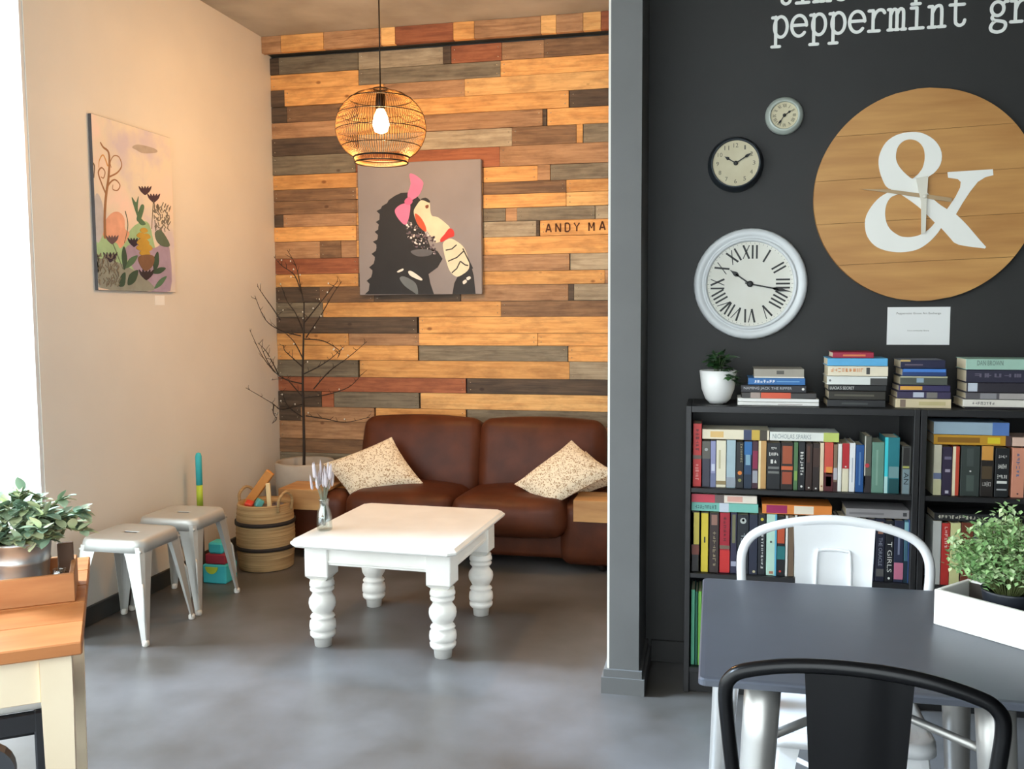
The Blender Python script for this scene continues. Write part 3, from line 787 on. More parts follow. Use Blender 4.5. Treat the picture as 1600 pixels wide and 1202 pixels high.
bpnt = thing('bucket_plant', 'soft sage green plant in a ribbed zinc bucket on the pine table', 'plant', lt(.140, .395, .757), A36)
MB().lathe([(0, .002), (.052, .002), (.056, .005), (.059, .040), (.062, .043), (.060, .048), (.063, .080), (.066, .083), (.064, .088), (.068, .126), (.072, .128), (.072, .135), (.066, .135), (.064, .12), (0, .12)], 28, cap=False).build('bucket', M_zinc, bpnt)
rp = random.Random(21)
lms = [leaf_mesh('leaf', .038, .0125, m) for m in M_sage]
stems = MB()
for k in range(46):
    a = rp.uniform(0, 6.28); el = rp.uniform(-.12, 1.35); R_ = rp.uniform(.075, .145)
    tip = Vector((math.cos(a)*math.cos(el)*R_*1.1, math.sin(a)*math.cos(el)*R_*.9, .140+math.sin(el)*R_*.85))
    base = Vector((math.cos(a)*.03, math.sin(a)*.03, .12))
    mid = base.lerp(tip, .55)+Vector((0, 0, .022))
    pts = catmull([base, mid, tip], 4)
    stems.tube(pts, .0014, 4)
    for i in range(2, len(pts)):
        for q in range(2 if i < len(pts)-1 else 3):
            dv = Vector((rp.uniform(-1, 1)+math.cos(a)*.7, rp.uniform(-1, 1)+math.sin(a)*.7, rp.uniform(-.5, .9))).normalized()
            s_ = rp.uniform(.7, 1.15)
            obj('leaf', lms[rp.choice((0, 0, 1, 2, 2))], None, bpnt, loc=pts[i], rot=dv.to_track_quat('Y', 'Z').to_euler(), scale=(s_, s_, s_))
stems.build('stems', mat('sage_stem', sr(110, 128, 84), .7, var=.1, scale=20), bpnt)

# black stool under the pine table, black chair near the viewer
M_bw = mat('black_wood', sr(34, 36, 42), .45, var=.2, scale=9)
M_pad = mat('pale_seat_pad', sr(232, 230, 224), .7, var=.05, scale=9)
st = thing('cafe_stool', 'black wooden stool with pale seat pad tucked under the pine table', 'stool', lt(.30, .655), A36)
MB().rbox(.20, .20, .026, .022, 4, .006, T(0, 0, .462)).build('seat_pad', M_pad, st)
for q in range(4):
    MB().bbox(-.19, .19, -.205, -.183, .385, .436, .003, RZ(q*math.pi/2)).build('rail', M_bw, st)
    MB().tube([(-.17, -.182, .23), (.17, -.182, .23)], .011, 8, RZ(q*math.pi/2)).build('stretcher', M_bw, st)
for sx in (-1, 1):
    for sy in (-1, 1): MB().bbox(sx*.186-.021, sx*.186+.021, sy*.186-.021, sy*.186+.021, 0, .44, .005).build('leg', M_bw, st)
ca = Vector((-.925, 1.035, 0))
cb = thing('black_chair', 'dark rounded chair back at the bottom left corner', 'chair', ca+EX*.19+EY*.20, A36)
pr = []
for x, z, a0 in ((.19-.04, .85-.04, 0), (-.19+.04, .85-.04, 90)):
    for k in range(7): a = math.radians(a0+15*k); pr.append((x+.04*math.cos(a), z+.04*math.sin(a)))
pr += [(-.19, .62), (.19, .62)]
MB().prism(pr, -.011, .011, T(0, -.2, 0) @ RX(math.pi/2)).build('backrest', M_bw, cb)
MB().rbox(.20, .20, .02, .018, 4, .004, T(0, 0, .445)).build('seat', M_bw, cb)
for sx in (-1, 1):
    MB().bbox(sx*.165-.016, sx*.165+.016, -.2, -.168, 0, .70, .004).build('leg', M_bw, cb)
    MB().bbox(sx*.165-.016, sx*.165+.016, .15, .182, 0, .43, .004).build('leg', M_bw, cb)
    MB().tube([(sx*.165, -.18, .2), (sx*.165, .165, .2)], .009, 8).build('stretcher', M_bw, cb)

# ================================================================== bookcases
M_bc = mat('black_brown_veneer', sr(36, 35, 36), .45, col2=sr(30, 29, 30), scale=4, stretch=(1, 1, 6))
def bookcase(label, x0, x1):
    t = thing('bookcase', label, 'bookcase', ((x0+x1)/2, 3.40, 0), 0, 'low black bookcases')
    h = (x1-x0)/2; D = .272
    for sx in (-1, 1):
        a, b_ = (-h, -h+.02) if sx < 0 else (h-.02, h)
        MB().bbox(a, b_, 0, D, 0, 1.078, .0015).build('side_panel', M_bc, t)
    MB().bbox(-h+.02, h-.02, 0, D, 1.054, 1.078, .0015).build('top_panel', M_bc, t)
    for z in (.757, .437): MB().bbox(-h+.02, h-.02, .004, D-.006, z, z+.018, .0015).build('shelf', M_bc, t)
    MB().bbox(-h+.02, h-.02, .002, D-.006, .078, .097, .0015).build('bottom_shelf', M_bc, t)
    MB().bbox(-h+.02, h-.02, .015, .03, 0, .078, .0015).build('plinth', M_bc, t)
    MB().box(-h+.02, h-.02, D-.006, D-.001, .097, 1.054).build('back_panel', M_bc, t)
    return t
bookcase('low black bookcase on the left, packed with paperbacks', -.100, .700)
bookcase('low black bookcase on the right, behind the green plant', .7025, 1.5025)

STR = ['NICHOLAS SPARKS', 'DAN BROWN', 'THE ORACLE', 'THE ROAD TO RUIN', 'T GIRLS', 'ON', "LUCIA'S SECRET", 'NAMING JACK THE RIPPER', 'AN',
       '1', '2', '3', '4', '5', '6', '7', '8', '9', '10', '11', '12', 'Peppermint Grove Art Exchange', 'It is a community library']
bake_text(STR)

def cm(c, rough=.45):
    return mat('book_%d_%d_%d' % c, sr(*c), rough, var=.12, scale=14)
CREAM = (228, 214, 184)
def book(label, x0, x1, z0, z1, col, decor=(), yf=3.426, depth=.13, pages=CREAM, lie=False, group=None, tilt=0.0, yaw=0.0):
    if z0 < 1.06:
        if x0 < .69: x1 = min(x1, .6790); x0 = max(x0, -.0790)
        elif x0 < .76: x0 = max(x0, .7235)
    t = thing('book', label, 'book', ((x0+x1)/2, yf, z0), yaw, group)
    w, h = x1-x0, z1-z0
    if tilt: t.rotation_euler = (0, tilt, yaw)
    c = MB(); m = cm(col); th = .0016
    g = .0006
    if not lie:
        c.bbox(-w/2+g, w/2-g, 0, .003, 0, h, .0012)
        c.box(-w/2+g, -w/2+g+th, .003, depth, 0, h); c.box(w/2-g-th, w/2-g, .003, depth, 0, h)
        MB().box(-w/2+g+th, w/2-g-th, .003, depth-.003, .002, h-.003).build('pages', cm(pages, .9), t)
    else:
        c.bbox(-w/2, w/2, 0, .003, g, h-g, .0012)
        c.box(-w/2, w/2, .003, depth, g, g+th); c.box(-w/2, w/2, .003, depth, h-g-th, h-g)
        MB().box(-w/2+.003, w/2-.003, .003, depth-.003, g+th, h-g-th).build('pages', cm(pages, .9), t)
    c.build('cover', m, t)
    for dd in decor:
        if dd[0] == 'b':
            _, u0, u1, v0, v1, cc = dd
            MB().box(-w/2+u0*w, -w/2+u1*w, -.0004, .0006, v0*h, v1*h).build('spine_panel', cm(cc), t)
        elif dd[0] == 'o':
            _, u, v, r, cc = dd
            MB().disc(0, 0, r, 0, .0009, 14, T(-w/2+u*w, -.0001, v*h) @ WALLXZ).build('spine_emblem', cm(cc), t)
        else:
            _, s_, u0, u1, v0, v1, cc, rot = dd
            W_, H_ = (u1-u0)*w, (v1-v0)*h
            M_ = T(-w/2+(u0+u1)/2*w, -.0009, (v0+v1)/2*h) @ WALLXZ
            if s_[0] == '~':            # lettering too blurred to read: a row of small worn strokes
                k_ = int(s_[1:]); mb_ = MB(); rr_ = random.Random(k_*31+int(w*9000)); LL, HH = (H_, W_) if rot else (W_, H_)
                MR = M_ @ RZ(-math.pi/2) if rot else M_
                for q in range(k_):
                    xa = -LL/2+LL*(q+.12)/k_; xb = -LL/2+LL*(q+.80)/k_; hh = HH*rr_.uniform(.32, .5)
                    wd = xb-xa; bars = [(xa, xa+wd*.3, -hh, hh), (xb-wd*.3, xb, -hh, hh), (xa, xb, -hh, -hh*.6), (xa, xb, -hh*.2, hh*.2), (xa, xb, hh*.6, hh), (xa+wd*.35, xa+wd*.65, -hh, hh)]
                    for bi in rr_.sample(range(6), rr_.choice((2, 3, 3))):
                        b4 = bars[bi]; mb_.box(b4[0], b4[1], b4[2], b4[3], 0, .0003+.00004*bi, MR)
                mb_.build('title', cm(cc), t)
            elif rot: text_mb(s_, H_, W_, M_ @ RZ(-math.pi/2)).build('title', cm(cc), t)
            else: text_mb(s_, W_, H_, M_).build('title', cm(cc), t)
    return t
ORD = ['first', 'second', 'third', 'fourth', 'fifth', 'sixth', 'seventh', 'eighth', 'ninth', 'tenth', 'eleventh', 'twelfth', 'thirteenth', 'fourteenth', 'fifteenth', 'sixteenth', 'seventeenth',
       'eighteenth', 'nineteenth', 'twentieth', 'twenty-first', 'twenty-second', 'twenty-third', 'twenty-fourth', 'twenty-fifth', 'twenty-sixth', 'twenty-seventh', 'twenty-eighth', 'twenty-ninth', 'thirtieth', 'thirty-first']
WH = (236, 234, 226); BK = (30, 31, 34); NV = (36, 40, 62)
def bx(px, py): return onY(px, py, 3.426).x
def shelf(rows, py, zb, where, group, zt, special=()):
    special = dict(special)
    for i, rw in enumerate(rows):
        a, b_, col, desc = rw[:4]; top = special.get(i, zt-.0022*((i*7) % 4)); dec = rw[5] if len(rw) > 5 else ()
        pg = rw[6] if len(rw) > 6 else CREAM
        book('%s book, %s from the left %s' % (desc, ORD[i], where), bx(a, py), bx(b_, py), zb, top, col, dec, group=group, pages=pg, depth=.125+.01*(i % 3))
Z1, Z2, Z3 = .7755, .4555, .0975
UP = [
 (1082.5, 1096, (204, 52, 50), 'tall red', 1.008, [('b', 0, 1, .44, .50, (110, 90, 80)), ('t', '~6', .3, .7, .56, .92, (120, 30, 34), 1), ('t', '~6', .3, .7, .1, .36, (230, 150, 140), 1)]),
 (1097, 1109.5, (58, 56, 70), 'slate grey', .950, [('b', 0, 1, .62, 1, (96, 92, 84)), ('o', .5, .82, .006, (170, 170, 168))]),
 (1110, 1118.5, (146, 148, 186), 'lilac blue', .950, [('b', .2, .8, .35, .5, (200, 204, 220)), ('b', 0, 1, 0, .3, (110, 116, 150))]),
 (1119, 1134.5, (232, 224, 198), 'cream', .951, [('b', .25, .45, .4, .8, (196, 186, 150)), ('b', 0, 1, .06, .14, (150, 130, 90))]),
 (1135, 1149.5, (168, 190, 198), 'pale blue', .949, [('b', 0, 1, .02, .22, (150, 158, 168))]),
 (1150, 1162, BK, 'black and orange', .947, [('o', .5, .33, .0075, (228, 128, 46)), ('t', '~8', .55, .8, .55, .97, (170, 160, 120), 1), ('o', .5, .17, .006, (150, 150, 90))]),
 (1162.5, 1174.5, (38, 70, 104), 'deep blue', .947, [('b', 0, 1, .72, 1, (44, 108, 168)), ('b', .2, .8, .5, .72, (130, 170, 190)), ('b', 0, 1, 0, .3, (30, 46, 66))]),
 (1175, 1184.5, (66, 34, 48), 'plum', .945, [('b', .1, .9, .42, .8, (140, 34, 72)), ('b', .1, .9, .12, .38, (160, 162, 170))]),
 (1185, 1197.5, (202, 156, 96), 'tan', .944, [('b', 0, .28, 0, 1, (244, 226, 180))]),
 (1198, 1219.5, BK, 'wide black lettered', .944, [('t', '~4', .3, .7, .86, .91, WH, 0), ('t', '~5', .15, .85, .72, .80, WH, 0), ('t', '~2', .25, .75, .55, .65, WH, 0), ('b', .1, .9, .44, .49, (120, 120, 116)), ('b', .1, .9, .34, .39, (120, 120, 116))]),
 (1220, 1239.5, (40, 30, 26), 'rust patterned', .944, [('b', .12, .9, .55, .93, (168, 84, 52)), ('b', .05, .95, .42, .50, (214, 104, 60)), ('b', .12, .9, .12, .38, (160, 74, 48))]),
 (1240, 1247, (84, 120, 78), 'thin green', .942, [('b', .2, .8, .2, .4, (140, 172, 84))]),
 (1247.5, 1258, BK, 'narrow black', .940, [('t', '~8', .25, .75, .3, .8, WH, 1), ('o', .5, .08, .004, WH)]),
 (1259, 1269.5, (58, 40, 34), 'dark brown', .938, [('o', .5, .06, .003, WH), ('b', .2, .6, .6, .95, (92, 60, 48))]),
 (1270, 1280.5, (48, 36, 32), 'brown black', .937, [('o', .5, .05, .003, WH), ('b', 0, 1, .5, .9, (70, 48, 40))]),
 (1281, 1287.5, (232, 208, 176), 'slim cream', .936, [('o', .5, .1, .003, (160, 90, 50))]),
 (1288, 1302, (216, 84, 68), 'coral red', .936, [('b', 0, 1, 0, .38, (84, 30, 34)), ('b', .2, .9, .35, .5, (236, 150, 70)), ('b', .2, .8, .1, .3, (176, 50, 54))]),
 (1302.5, 1308.5, (136, 112, 88), 'slim brown', .932, [('b', 0, 1, .25, .5, (190, 186, 190)), ('b', 0, 1, 0, .2, (70, 40, 40))]),
 (1309, 1315.5, (238, 236, 228), 'slim white', .938),
 (1316, 1326.5, (234, 224, 194), 'red and cream', .934, [('b', 0, 1, .48, 1, (190, 42, 48)), ('o', .5, .52, .003, WH)]),
 (1327, 1336.5, (240, 240, 240), 'white', .932, [('b', .4, .6, .2, .7, (190, 196, 206))]),
 (1337, 1350, (34, 84, 146), 'blue', .943, [('b', .4, .6, .15, .85, (90, 130, 180))]),
 (1350.5, 1361.5, (88, 90, 80), 'grey green', .958, [('o', .4, .48, .0075, (200, 60, 70)), ('b', 0, 1, 0, .3, (50, 44, 46)), ('b', 0, .15, .1, 1, (214, 210, 196))]),
 (1362, 1381.5, (108, 148, 130), 'wide sea green', .942, [('b', .35, .5, .15, .85, (136, 170, 152))]),
 (1382, 1405.5, (40, 126, 136), 'teal', .958, [('b', 0, .22, .3, 1, (70, 214, 224)), ('b', 0, .22, 0, .3, (190, 230, 226)), ('b', .3, .95, .28, .48, (120, 158, 160)), ('b', .3, .95, 0, .26, (28, 80, 84))]),
 (1409, 1428, (78, 78, 74), 'dark grey', .936, [('b', .1, .85, 0, .52, (130, 150, 156)), ('b', .15, .8, .6, .97, (44, 42, 40)), ('t', 'AN', .25, .75, .2, .45, (40, 50, 54), 1), ('b', .1, .8, .54, .58, (190, 190, 100))]),
]
shelf(UP, 730, Z1, 'on the left upper shelf', 'books upright on the left upper shelf', .952, {0: 1.010, 22: .978, 23: .957, 24: .975})
MIDL = [
 (1080.5, 1092, (44, 40, 40), 'black and yellow striped', .735, [('b', 0, 1, .45, .98, (206, 186, 84)), ('b', 0, .25, .45, .98, WH), ('b', 0, 1, .28, .44, (120, 62, 50))]),
 (1095, 1106.5, (222, 198, 62), 'yellow', .738, [('b', .4, .6, .5, .6, (60, 60, 40))]),
 (1108, 1123, (58, 44, 42), 'brown patterned', .735, [('b', .2, .8, .8, .97, (150, 110, 96)), ('t', '~8', .35, .7, .1, .7, (146, 132, 104), 1)]),
 (1124, 1140, (170, 34, 50), 'crimson', .735, [('b', 0, 1, .40, .46, (120, 100, 84)), ('b', .05, 1, .02, .38, (206, 48, 46)), ('t', '~6', .35, .65, .52, .95, (110, 30, 40), 1)]),
 (1141, 1151, (50, 46, 72), 'navy lettered', .728, [('b', .25, .75, .5, .97, (118, 116, 82)), ('b', .1, .9, .12, .2, (170, 170, 190))]),
 (1151.5, 1169.5, (34, 38, 44), 'black face-emblem', .730, [('o', .5, .90, .011, (190, 196, 190)), ('o', .5, .91, .005, BK), ('t', '~6', .3, .7, .2, .7, (140, 146, 150), 1)]),
 (1170, 1183.5, (42, 46, 64), 'plain navy', .728, [('o', .6, .05, .005, (200, 190, 150))]),
 (1184, 1196, (34, 36, 42), 'black yellow-dotted', .726, [('o', .5, .92, .0055, (210, 190, 60)), ('t', '~12', .4, .7, .1, .8, (210, 210, 206), 1)]),
 (1197, 1213, (190, 224, 206), 'mint green', .726, [('b', .82, 1, 0, 1, (96, 176, 206)), ('o', .45, .55, .004, (80, 90, 80)), ('b', .3, .7, .03, .07, (180, 120, 90))]),
 (1214, 1226.5, BK, 'black orange and teal', .722, [('b', 0, .9, .55, .8, (196, 84, 50)), ('b', 0, 1, .28, .5, (42, 118, 120)), ('o', .4, .08, .004, (220, 70, 50))]),
 (1227, 1231, WH, 'thin white', .722), (1231.5, 1240.5, (120, 98, 78), 'dull brown', .720), (1241, 1245, WH, 'very thin white', .720), (1246, 1257, (170, 92, 66), 'rust', .720),
 (1258, 1270, (226, 220, 206), 'off-white', .718), (1271, 1281, (110, 108, 106), 'mid grey', .718), (1282, 1295, (48, 100, 164), 'bright blue', .718), (1296, 1306, (60, 60, 62), 'charcoal', .716), (1306.5, 1310, WH, 'slim bright white', .716),
 (1311, 1322, (150, 140, 120), 'beige', .718), (1323, 1328, (80, 70, 66), 'thin umber', .71), (1329, 1340, (220, 216, 206), 'chalk white', .714),
 (1341, 1354.5, (34, 34, 36), 'plain black', .712, [('b', .2, .7, .8, .95, (110, 106, 96))]),
 (1355, 1367.5, (36, 38, 56), 'dark navy lettered', .712, [('t', 'THE ROAD TO RUIN', .35, .75, .22, .8, (214, 216, 220), 1), ('o', .5, .06, .0035, WH)]),
 (1368, 1382.5, (34, 36, 54), 'midnight blue', .710, [('t', 'THE ORACLE', .3, .7, .25, .7, (150, 154, 166), 1), ('b', .2, .75, .76, .95, (170, 120, 96)), ('b', .1, .9, .08, .2, (96, 94, 92))]),
 (1383, 1396, (26, 28, 34), 'black capital-lettered', .710, [('t', 'ON', .25, .8, .80, .95, WH, 1), ('t', 'T GIRLS', .25, .8, .16, .66, WH, 1), ('o', .5, .06, .004, WH)]),
 (1396.5, 1411.5, (44, 50, 74), 'navy and pink', .708, [('b', .05, 1, .05, .32, (206, 120, 146)), ('b', .4, .6, .45, .8, (130, 136, 160))]),
 (1412, 1418.5, (70, 110, 128), 'steel blue', .708, [('b', 0, 1, .75, .97, (140, 190, 200)), ('b', 0, 1, 0, .35, (30, 52, 66))]),
 (1419, 1424, (72, 102, 168), 'cornflower blue', .706),
]
shelf(MIDL, 870, Z2, 'on the left middle shelf', 'books upright on the left middle shelf', .683)
BOTL = [(1079.5, 1085.5, (92, 176, 140), 'pale green', .30), (1086, 1090, (30, 96, 78), 'dark green', .30), (1090.5, 1096, (120, 184, 80), 'lime green', .298), (1096.5, 1110, (44, 130, 104), 'emerald', .296)]
shelf(BOTL, 980, Z3, 'on the left bottom shelf', 'green books on the bottom shelf', .385)
UPR = [
 (1458.5, 1471, (206, 200, 176), 'cream checked', .948, [('b', 0, 1, .32, .44, (110, 120, 150)), ('b', 0, 1, 0, .3, (206, 202, 160))]),
 (1472, 1487.5, (52, 42, 66), 'dark purple', .946, [('b', .2, .9, .74, .8, (120, 112, 136)), ('b', .3, .8, .48, .54, (170, 160, 176)), ('b', .35, .7, .04, .1, (200, 196, 206))]),
 (1488, 1499, (206, 78, 56), 'cream and red', .946, [('b', 0, .42, 0, 1, (248, 232, 196))]),
 (1501, 1531, (58, 66, 62), 'very thick grey green', .940, [('b', .3, .65, .6, .95, (74, 82, 78)), ('b', .3, .7, .1, .42, (80, 92, 86)), ('o', .5, .5, .003, WH)]),
 (1532, 1553, (38, 32, 28), 'black with orange top', .938, [('b', .05, .9, .72, 1, (222, 158, 74)), ('b', .1, .85, .35, .6, (86, 70, 48)), ('t', '~6', .15, .8, .2, .3, (190, 186, 180), 0)]),
 (1554.5, 1577, (32, 34, 36), 'black white-lettered', .936, [('t', '~5', .2, .8, .8, .86, WH, 0), ('t', '~9', .2, .8, .58, .68, WH, 0), ('t', '~6', .15, .85, .38, .46, WH, 0), ('b', .15, .85, .28, .33, WH), ('b', .15, .85, .14, .17, (180, 180, 180))]),
 (1581, 1601, (222, 150, 122), 'salmon pink', .930, [('t', '~6', .3, .6, .4, .9, (110, 120, 150), 1), ('o', .5, .08, .003, (90, 60, 60))]),
 (1602, 1618, (60, 80, 110), 'dusky blue', .93),
]
shelf(UPR, 740, Z1, 'on the right upper shelf', 'books upright on the right upper shelf', .953)
MIDR = [(1456.5, 1470, (206, 206, 200), 'grey white', .722), (1470.5, 1483.5, (202, 56, 50), 'scarlet', .722, [('t', '~6', .3, .7, .6, .95, (240, 200, 190), 1)]), (1484, 1500, (226, 224, 160), 'pale lemon', .72), (1501, 1520, (120, 60, 40), 'chestnut', .72),
        (1521, 1545, (60, 66, 84), 'blue black', .72), (1546, 1570, (214, 206, 190), 'ivory', .72), (1571, 1600, (86, 66, 50), 'umber', .72)]
shelf(MIDR, 870, Z2, 'on the right middle shelf', 'books upright on the right middle shelf', .683)

def flat(label, xa, xb, py, z0, z1, col, dec=(), group=None, yf=3.43, pages=CREAM, depth=.13):
    return book(label, onY(xa, py, yf).x, onY(xb, py, yf).x, z0, z1, col, dec, yf=yf, depth=depth, lie=True, group=group, pages=pages)
G_ = 'books lying flat on the shelf rows'
flat('cream book with orange lettering lying flat on the upper row, left bookcase', 1097.5, 1202, 680, .953, .990, (240, 228, 200), [('b', .12, .32, .2, .8, (230, 190, 120)), ('b', .62, .74, 0, 1, (60, 68, 100)), ('b', .74, .86, 0, 1, (206, 172, 70)), ('b', .86, .97, 0, 1, (70, 62, 50))], G_, 3.43)
flat('white book with lime end lying flat, upper row, left bookcase', 1203, 1311, 682, .953, .986, (238, 240, 232), [('t', 'NICHOLAS SPARKS', .04, .6, .25, .75, (150, 160, 160), 0), ('b', .78, 1, 0, 1, (196, 208, 110))], G_, 3.43)
flat('teal author-lettered book lying flat on the middle row, left bookcase', 1080.5, 1185, 795, .6835, .7165, (124, 196, 182), [('t', '~9', .05, .38, .25, .75, (70, 110, 110), 0), ('b', .42, .56, 0, 1, (206, 214, 226))], G_)
flat('red and cream book lying flat on the teal one, left bookcase', 1080.5, 1183, 782, .7168, .747, (244, 232, 216), [('b', 0, .36, 0, 1, (206, 66, 84)), ('b', .36, .5, 0, 1, (110, 96, 92)), ('b', .55, .78, .2, .85, (232, 176, 160))], G_)
flat('orange and magenta book lying flat on the middle row, left bookcase', 1191, 1300, 798, .6835, .720, (234, 140, 62), [('b', .06, .36, .1, .9, (168, 40, 96)), ('b', .46, .74, .1, .9, (250, 236, 214))], G_)
flat('silver grey book lying flat on the middle row, left bookcase', 1322, 1432, 801, .6835, .716, (158, 154, 154), [('b', .05, .6, .35, .6, (130, 126, 128)), ('b', .9, .96, .3, .7, (70, 70, 72))], G_)
flat('gold book lying flat on the upper row, right bookcase', 1459, 1580, 687, .9535, .989, (206, 152, 44), [('b', .05, .6, .25, .75, (150, 104, 30)), ('b', .7, .86, .2, .8, (232, 208, 50)), ('b', .93, 1, 0, 1, (80, 60, 60))], G_)
flat('pale blue book lying flat on the gold one, right bookcase', 1459, 1577, 672, .9893, 1.034, (164, 186, 200), [('b', .78, 1, 0, 1, (92, 128, 190))], G_)
flat('blush pink book lying flat at the right edge, upper shelf, right bookcase', 1582, 1680, 690, .9535, .985, (232, 196, 176), [], G_)
flat('black white-lettered book lying flat on the middle row, right bookcase', 1460, 1565, 806, .6835, .712, (40, 40, 42), [('t', '~11', .05, .62, .3, .75, (220, 216, 196), 0)], G_)

def stack(where, px0, px1, items, group, yf=3.445):
    z = 1.0785
    for k, (th, dl, dr, col, desc, dec) in enumerate(items):
        flat('%s book %s' % (desc, where), px0+dl, px1+dr, 610, z, z+th, col, dec, group, yf, depth=.14)
        z += th+.0003
stack('in the short stack beside the white pot plant', 1153, 1280, [
 (.013, 0, 0, (242, 240, 234), 'lowest white', [('b', .5, .8, .3, .5, (190, 176, 170))]), (.013, 0, 0, (244, 242, 238), 'thin white second-lowest', []),
 (.021, 6, -4, (66, 62, 60), 'grey and orange', [('b', .26, .66, 0, 1, (222, 92, 60)), ('b', .12, .25, 0, 1, (170, 150, 140))]),
 (.027, 5, -20, (38, 36, 42), 'black lettered', [('t', 'NAMING JACK THE RIPPER', .04, .78, .3, .75, (190, 190, 194), 0), ('o', .95, .5, .0045, WH)]),
 (.026, 16, -22, (44, 108, 172), 'bright blue', [('t', '~7', .1, .48, .25, .75, (226, 234, 240), 0), ('b', .5, .9, .45, .55, (120, 170, 210))]),
 (.033, 25, -24, (164, 156, 142), 'topmost stone grey', [('b', 0, 1, 0, .12, (236, 232, 222)), ('b', .45, .6, .4, .8, (90, 86, 78))])], 'books in the short stack')
stack('in the tall stack topped with crimson', 1290, 1386, [
 (.026, 3, -2, (40, 40, 42), 'lowest black', [('b', .25, .7, .35, .6, (76, 78, 76))]), (.031, 5, -2, (50, 46, 38), 'dark olive', [('b', .1, .8, .4, .6, (96, 92, 78))]),
 (.021, 4, -1, (32, 32, 32), 'slim black lettered', [('t', "LUCIA'S SECRET", .03, .45, .25, .75, (226, 226, 220), 0)]),
 (.031, 2, 0, (232, 234, 228), 'white and black', [('b', .72, 1, 0, .8, (70, 68, 66)), ('o', .05, .5, .004, (120, 120, 120))]),
 (.036, 3, 1, (240, 228, 202), 'cream orange-lettered', [('t', '~9', .04, .6, .4, .8, (222, 150, 96), 0), ('b', .64, .7, .2, .85, (70, 70, 68))]),
 (.028, 2, 0, (96, 178, 226), 'sky blue', []), (.021, 10, -22, (166, 34, 62), 'topmost crimson', [('b', .25, .8, .3, .6, (226, 130, 84))])], 'books in the tall stack')
stack('in the navy stack over the bookcase joint', 1400, 1488, [
 (.033, 0, -1, (226, 208, 170), 'lowest cream', [('b', .08, .18, .1, .9, (140, 120, 104)), ('b', .42, .9, .3, .7, (206, 190, 140))]), (.025, 2, -2, (62, 54, 84), 'violet pictured', [('b', .3, .5, .2, .9, (196, 200, 214)), ('b', .55, .75, .1, .9, (130, 124, 118))]),
 (.022, 4, -3, (58, 52, 92), 'violet orange-lettered', [('b', .03, .46, .25, .85, (232, 172, 74))]), (.031, 6, -8, (84, 88, 80), 'grey green', [('b', 0, 1, .85, 1, (200, 194, 160)), ('b', .35, .5, .3, .8, (150, 172, 190))]),
 (.027, 9, -10, (38, 66, 120), 'royal blue', [('b', .02, .98, .55, .95, (76, 134, 214))]), (.030, 6, -12, (34, 36, 66), 'topmost navy', [('b', 0, .22, .8, 1, (214, 180, 110)), ('b', .1, .5, .35, .5, (110, 96, 110))])], 'books in the navy stack')
stack('in the stack at the right edge', 1505, 1625, [
 (.007, 3, 0, (50, 46, 48), 'lowest thin dark', []), (.026, 0, 0, (240, 234, 222), 'white', [('t', '~8', .12, .42, .3, .7, (130, 124, 120), 0)]), (.024, 4, 0, (96, 92, 96), 'grey pictured', [('b', .2, .42, .1, .9, (150, 148, 150)), ('b', .46, .9, .1, .9, (180, 172, 168))]),
 (.034, 5, 0, (52, 48, 56), 'black pictured', [('b', .02, .15, .1, .95, (206, 212, 222))]), (.044, 4, 0, (50, 48, 66), 'thick dusk blue', [('t', '~6', .1, .9, .4, .75, (110, 104, 120), 0)]),
 (.038, 3, 0, (170, 206, 188), 'topmost mint author-lettered', [('t', 'DAN BROWN', .15, .5, .4, .85, (110, 130, 120), 0)])], 'books in the right stack')

# ================================================================== white pot of ivy on the bookcase
M_wp = mat('white_ceramic', sr(238, 237, 234), .3, var=.04, scale=9)
M_ivy = [mat('ivy_leaf_a', sr(58, 104, 48), .45, var=.25, scale=25), mat('ivy_leaf_b', sr(36, 72, 36), .45, var=.25, scale=25)]
iv = thing('ivy_pot', 'small green ivy in a tapered white pot on the left bookcase', 'plant', (.013, 3.50, 1.0785))
MB().lathe([(0, .001), (.030, .001), (.046, .018), (.060, .055), (.068, .123), (.064, .125), (.060, .12), (.055, .10), (0, .10)], 28, cap=False).build('pot', M_wp, iv)
MB().lathe([(.059, .104), (0, .108)], 20, cap=False).build('soil', M_soil, iv)
iml = []
for m in M_ivy:
    sh = [(0, 0), (.008, .004), (.017, .002), (.012, .012), (.020, .022), (.009, .022), (0, .036), (-.009, .022), (-.020, .022), (-.012, .012), (-.017, .002), (-.008, .004)]
    me = MB().add([(x, y, -.15*abs(x)-.25*y*y*20) for x, y in sh]+[(0, .012, .002)], [(12, i, (i+1) % 12) for i in range(12)], True).mesh('leaf'); me.materials.append(m); iml.append(me)
ri = random.Random(5); vine = MB()
for k in range(17):
    a = ri.uniform(0, 6.28); R_ = ri.uniform(.015, .05); up = ri.uniform(.02, .07)
    if k < 4: a, R_, up = -1.0+.35*k, .066, -.01-.012*k     # trailing over the front right
    tip = Vector((math.cos(a)*R_, math.sin(a)*R_, .115+up)); pts = catmull([(math.cos(a)*.01, math.sin(a)*.01, .103), (math.cos(a)*R_*.6, math.sin(a)*R_*.6, .13+max(0, up)*.6), tip], 3)
    vine.tube(pts, .0012, 4)
    for i in range(2, len(pts)):
        dv = Vector((math.cos(a)+ri.uniform(-.8, .8), math.sin(a)+ri.uniform(-.8, .8)-.3, ri.uniform(-.3, .7)))
        s_ = ri.uniform(.7, 1.1)
        obj('leaf', iml[ri.randrange(2)], None, iv, loc=pts[i], rot=dv.to_track_quat('Y', 'Z').to_euler(), scale=(s_, s_, s_))
vine.build('vines', mat('ivy_stem', sr(70, 90, 50), .7, var=.1, scale=20), iv)

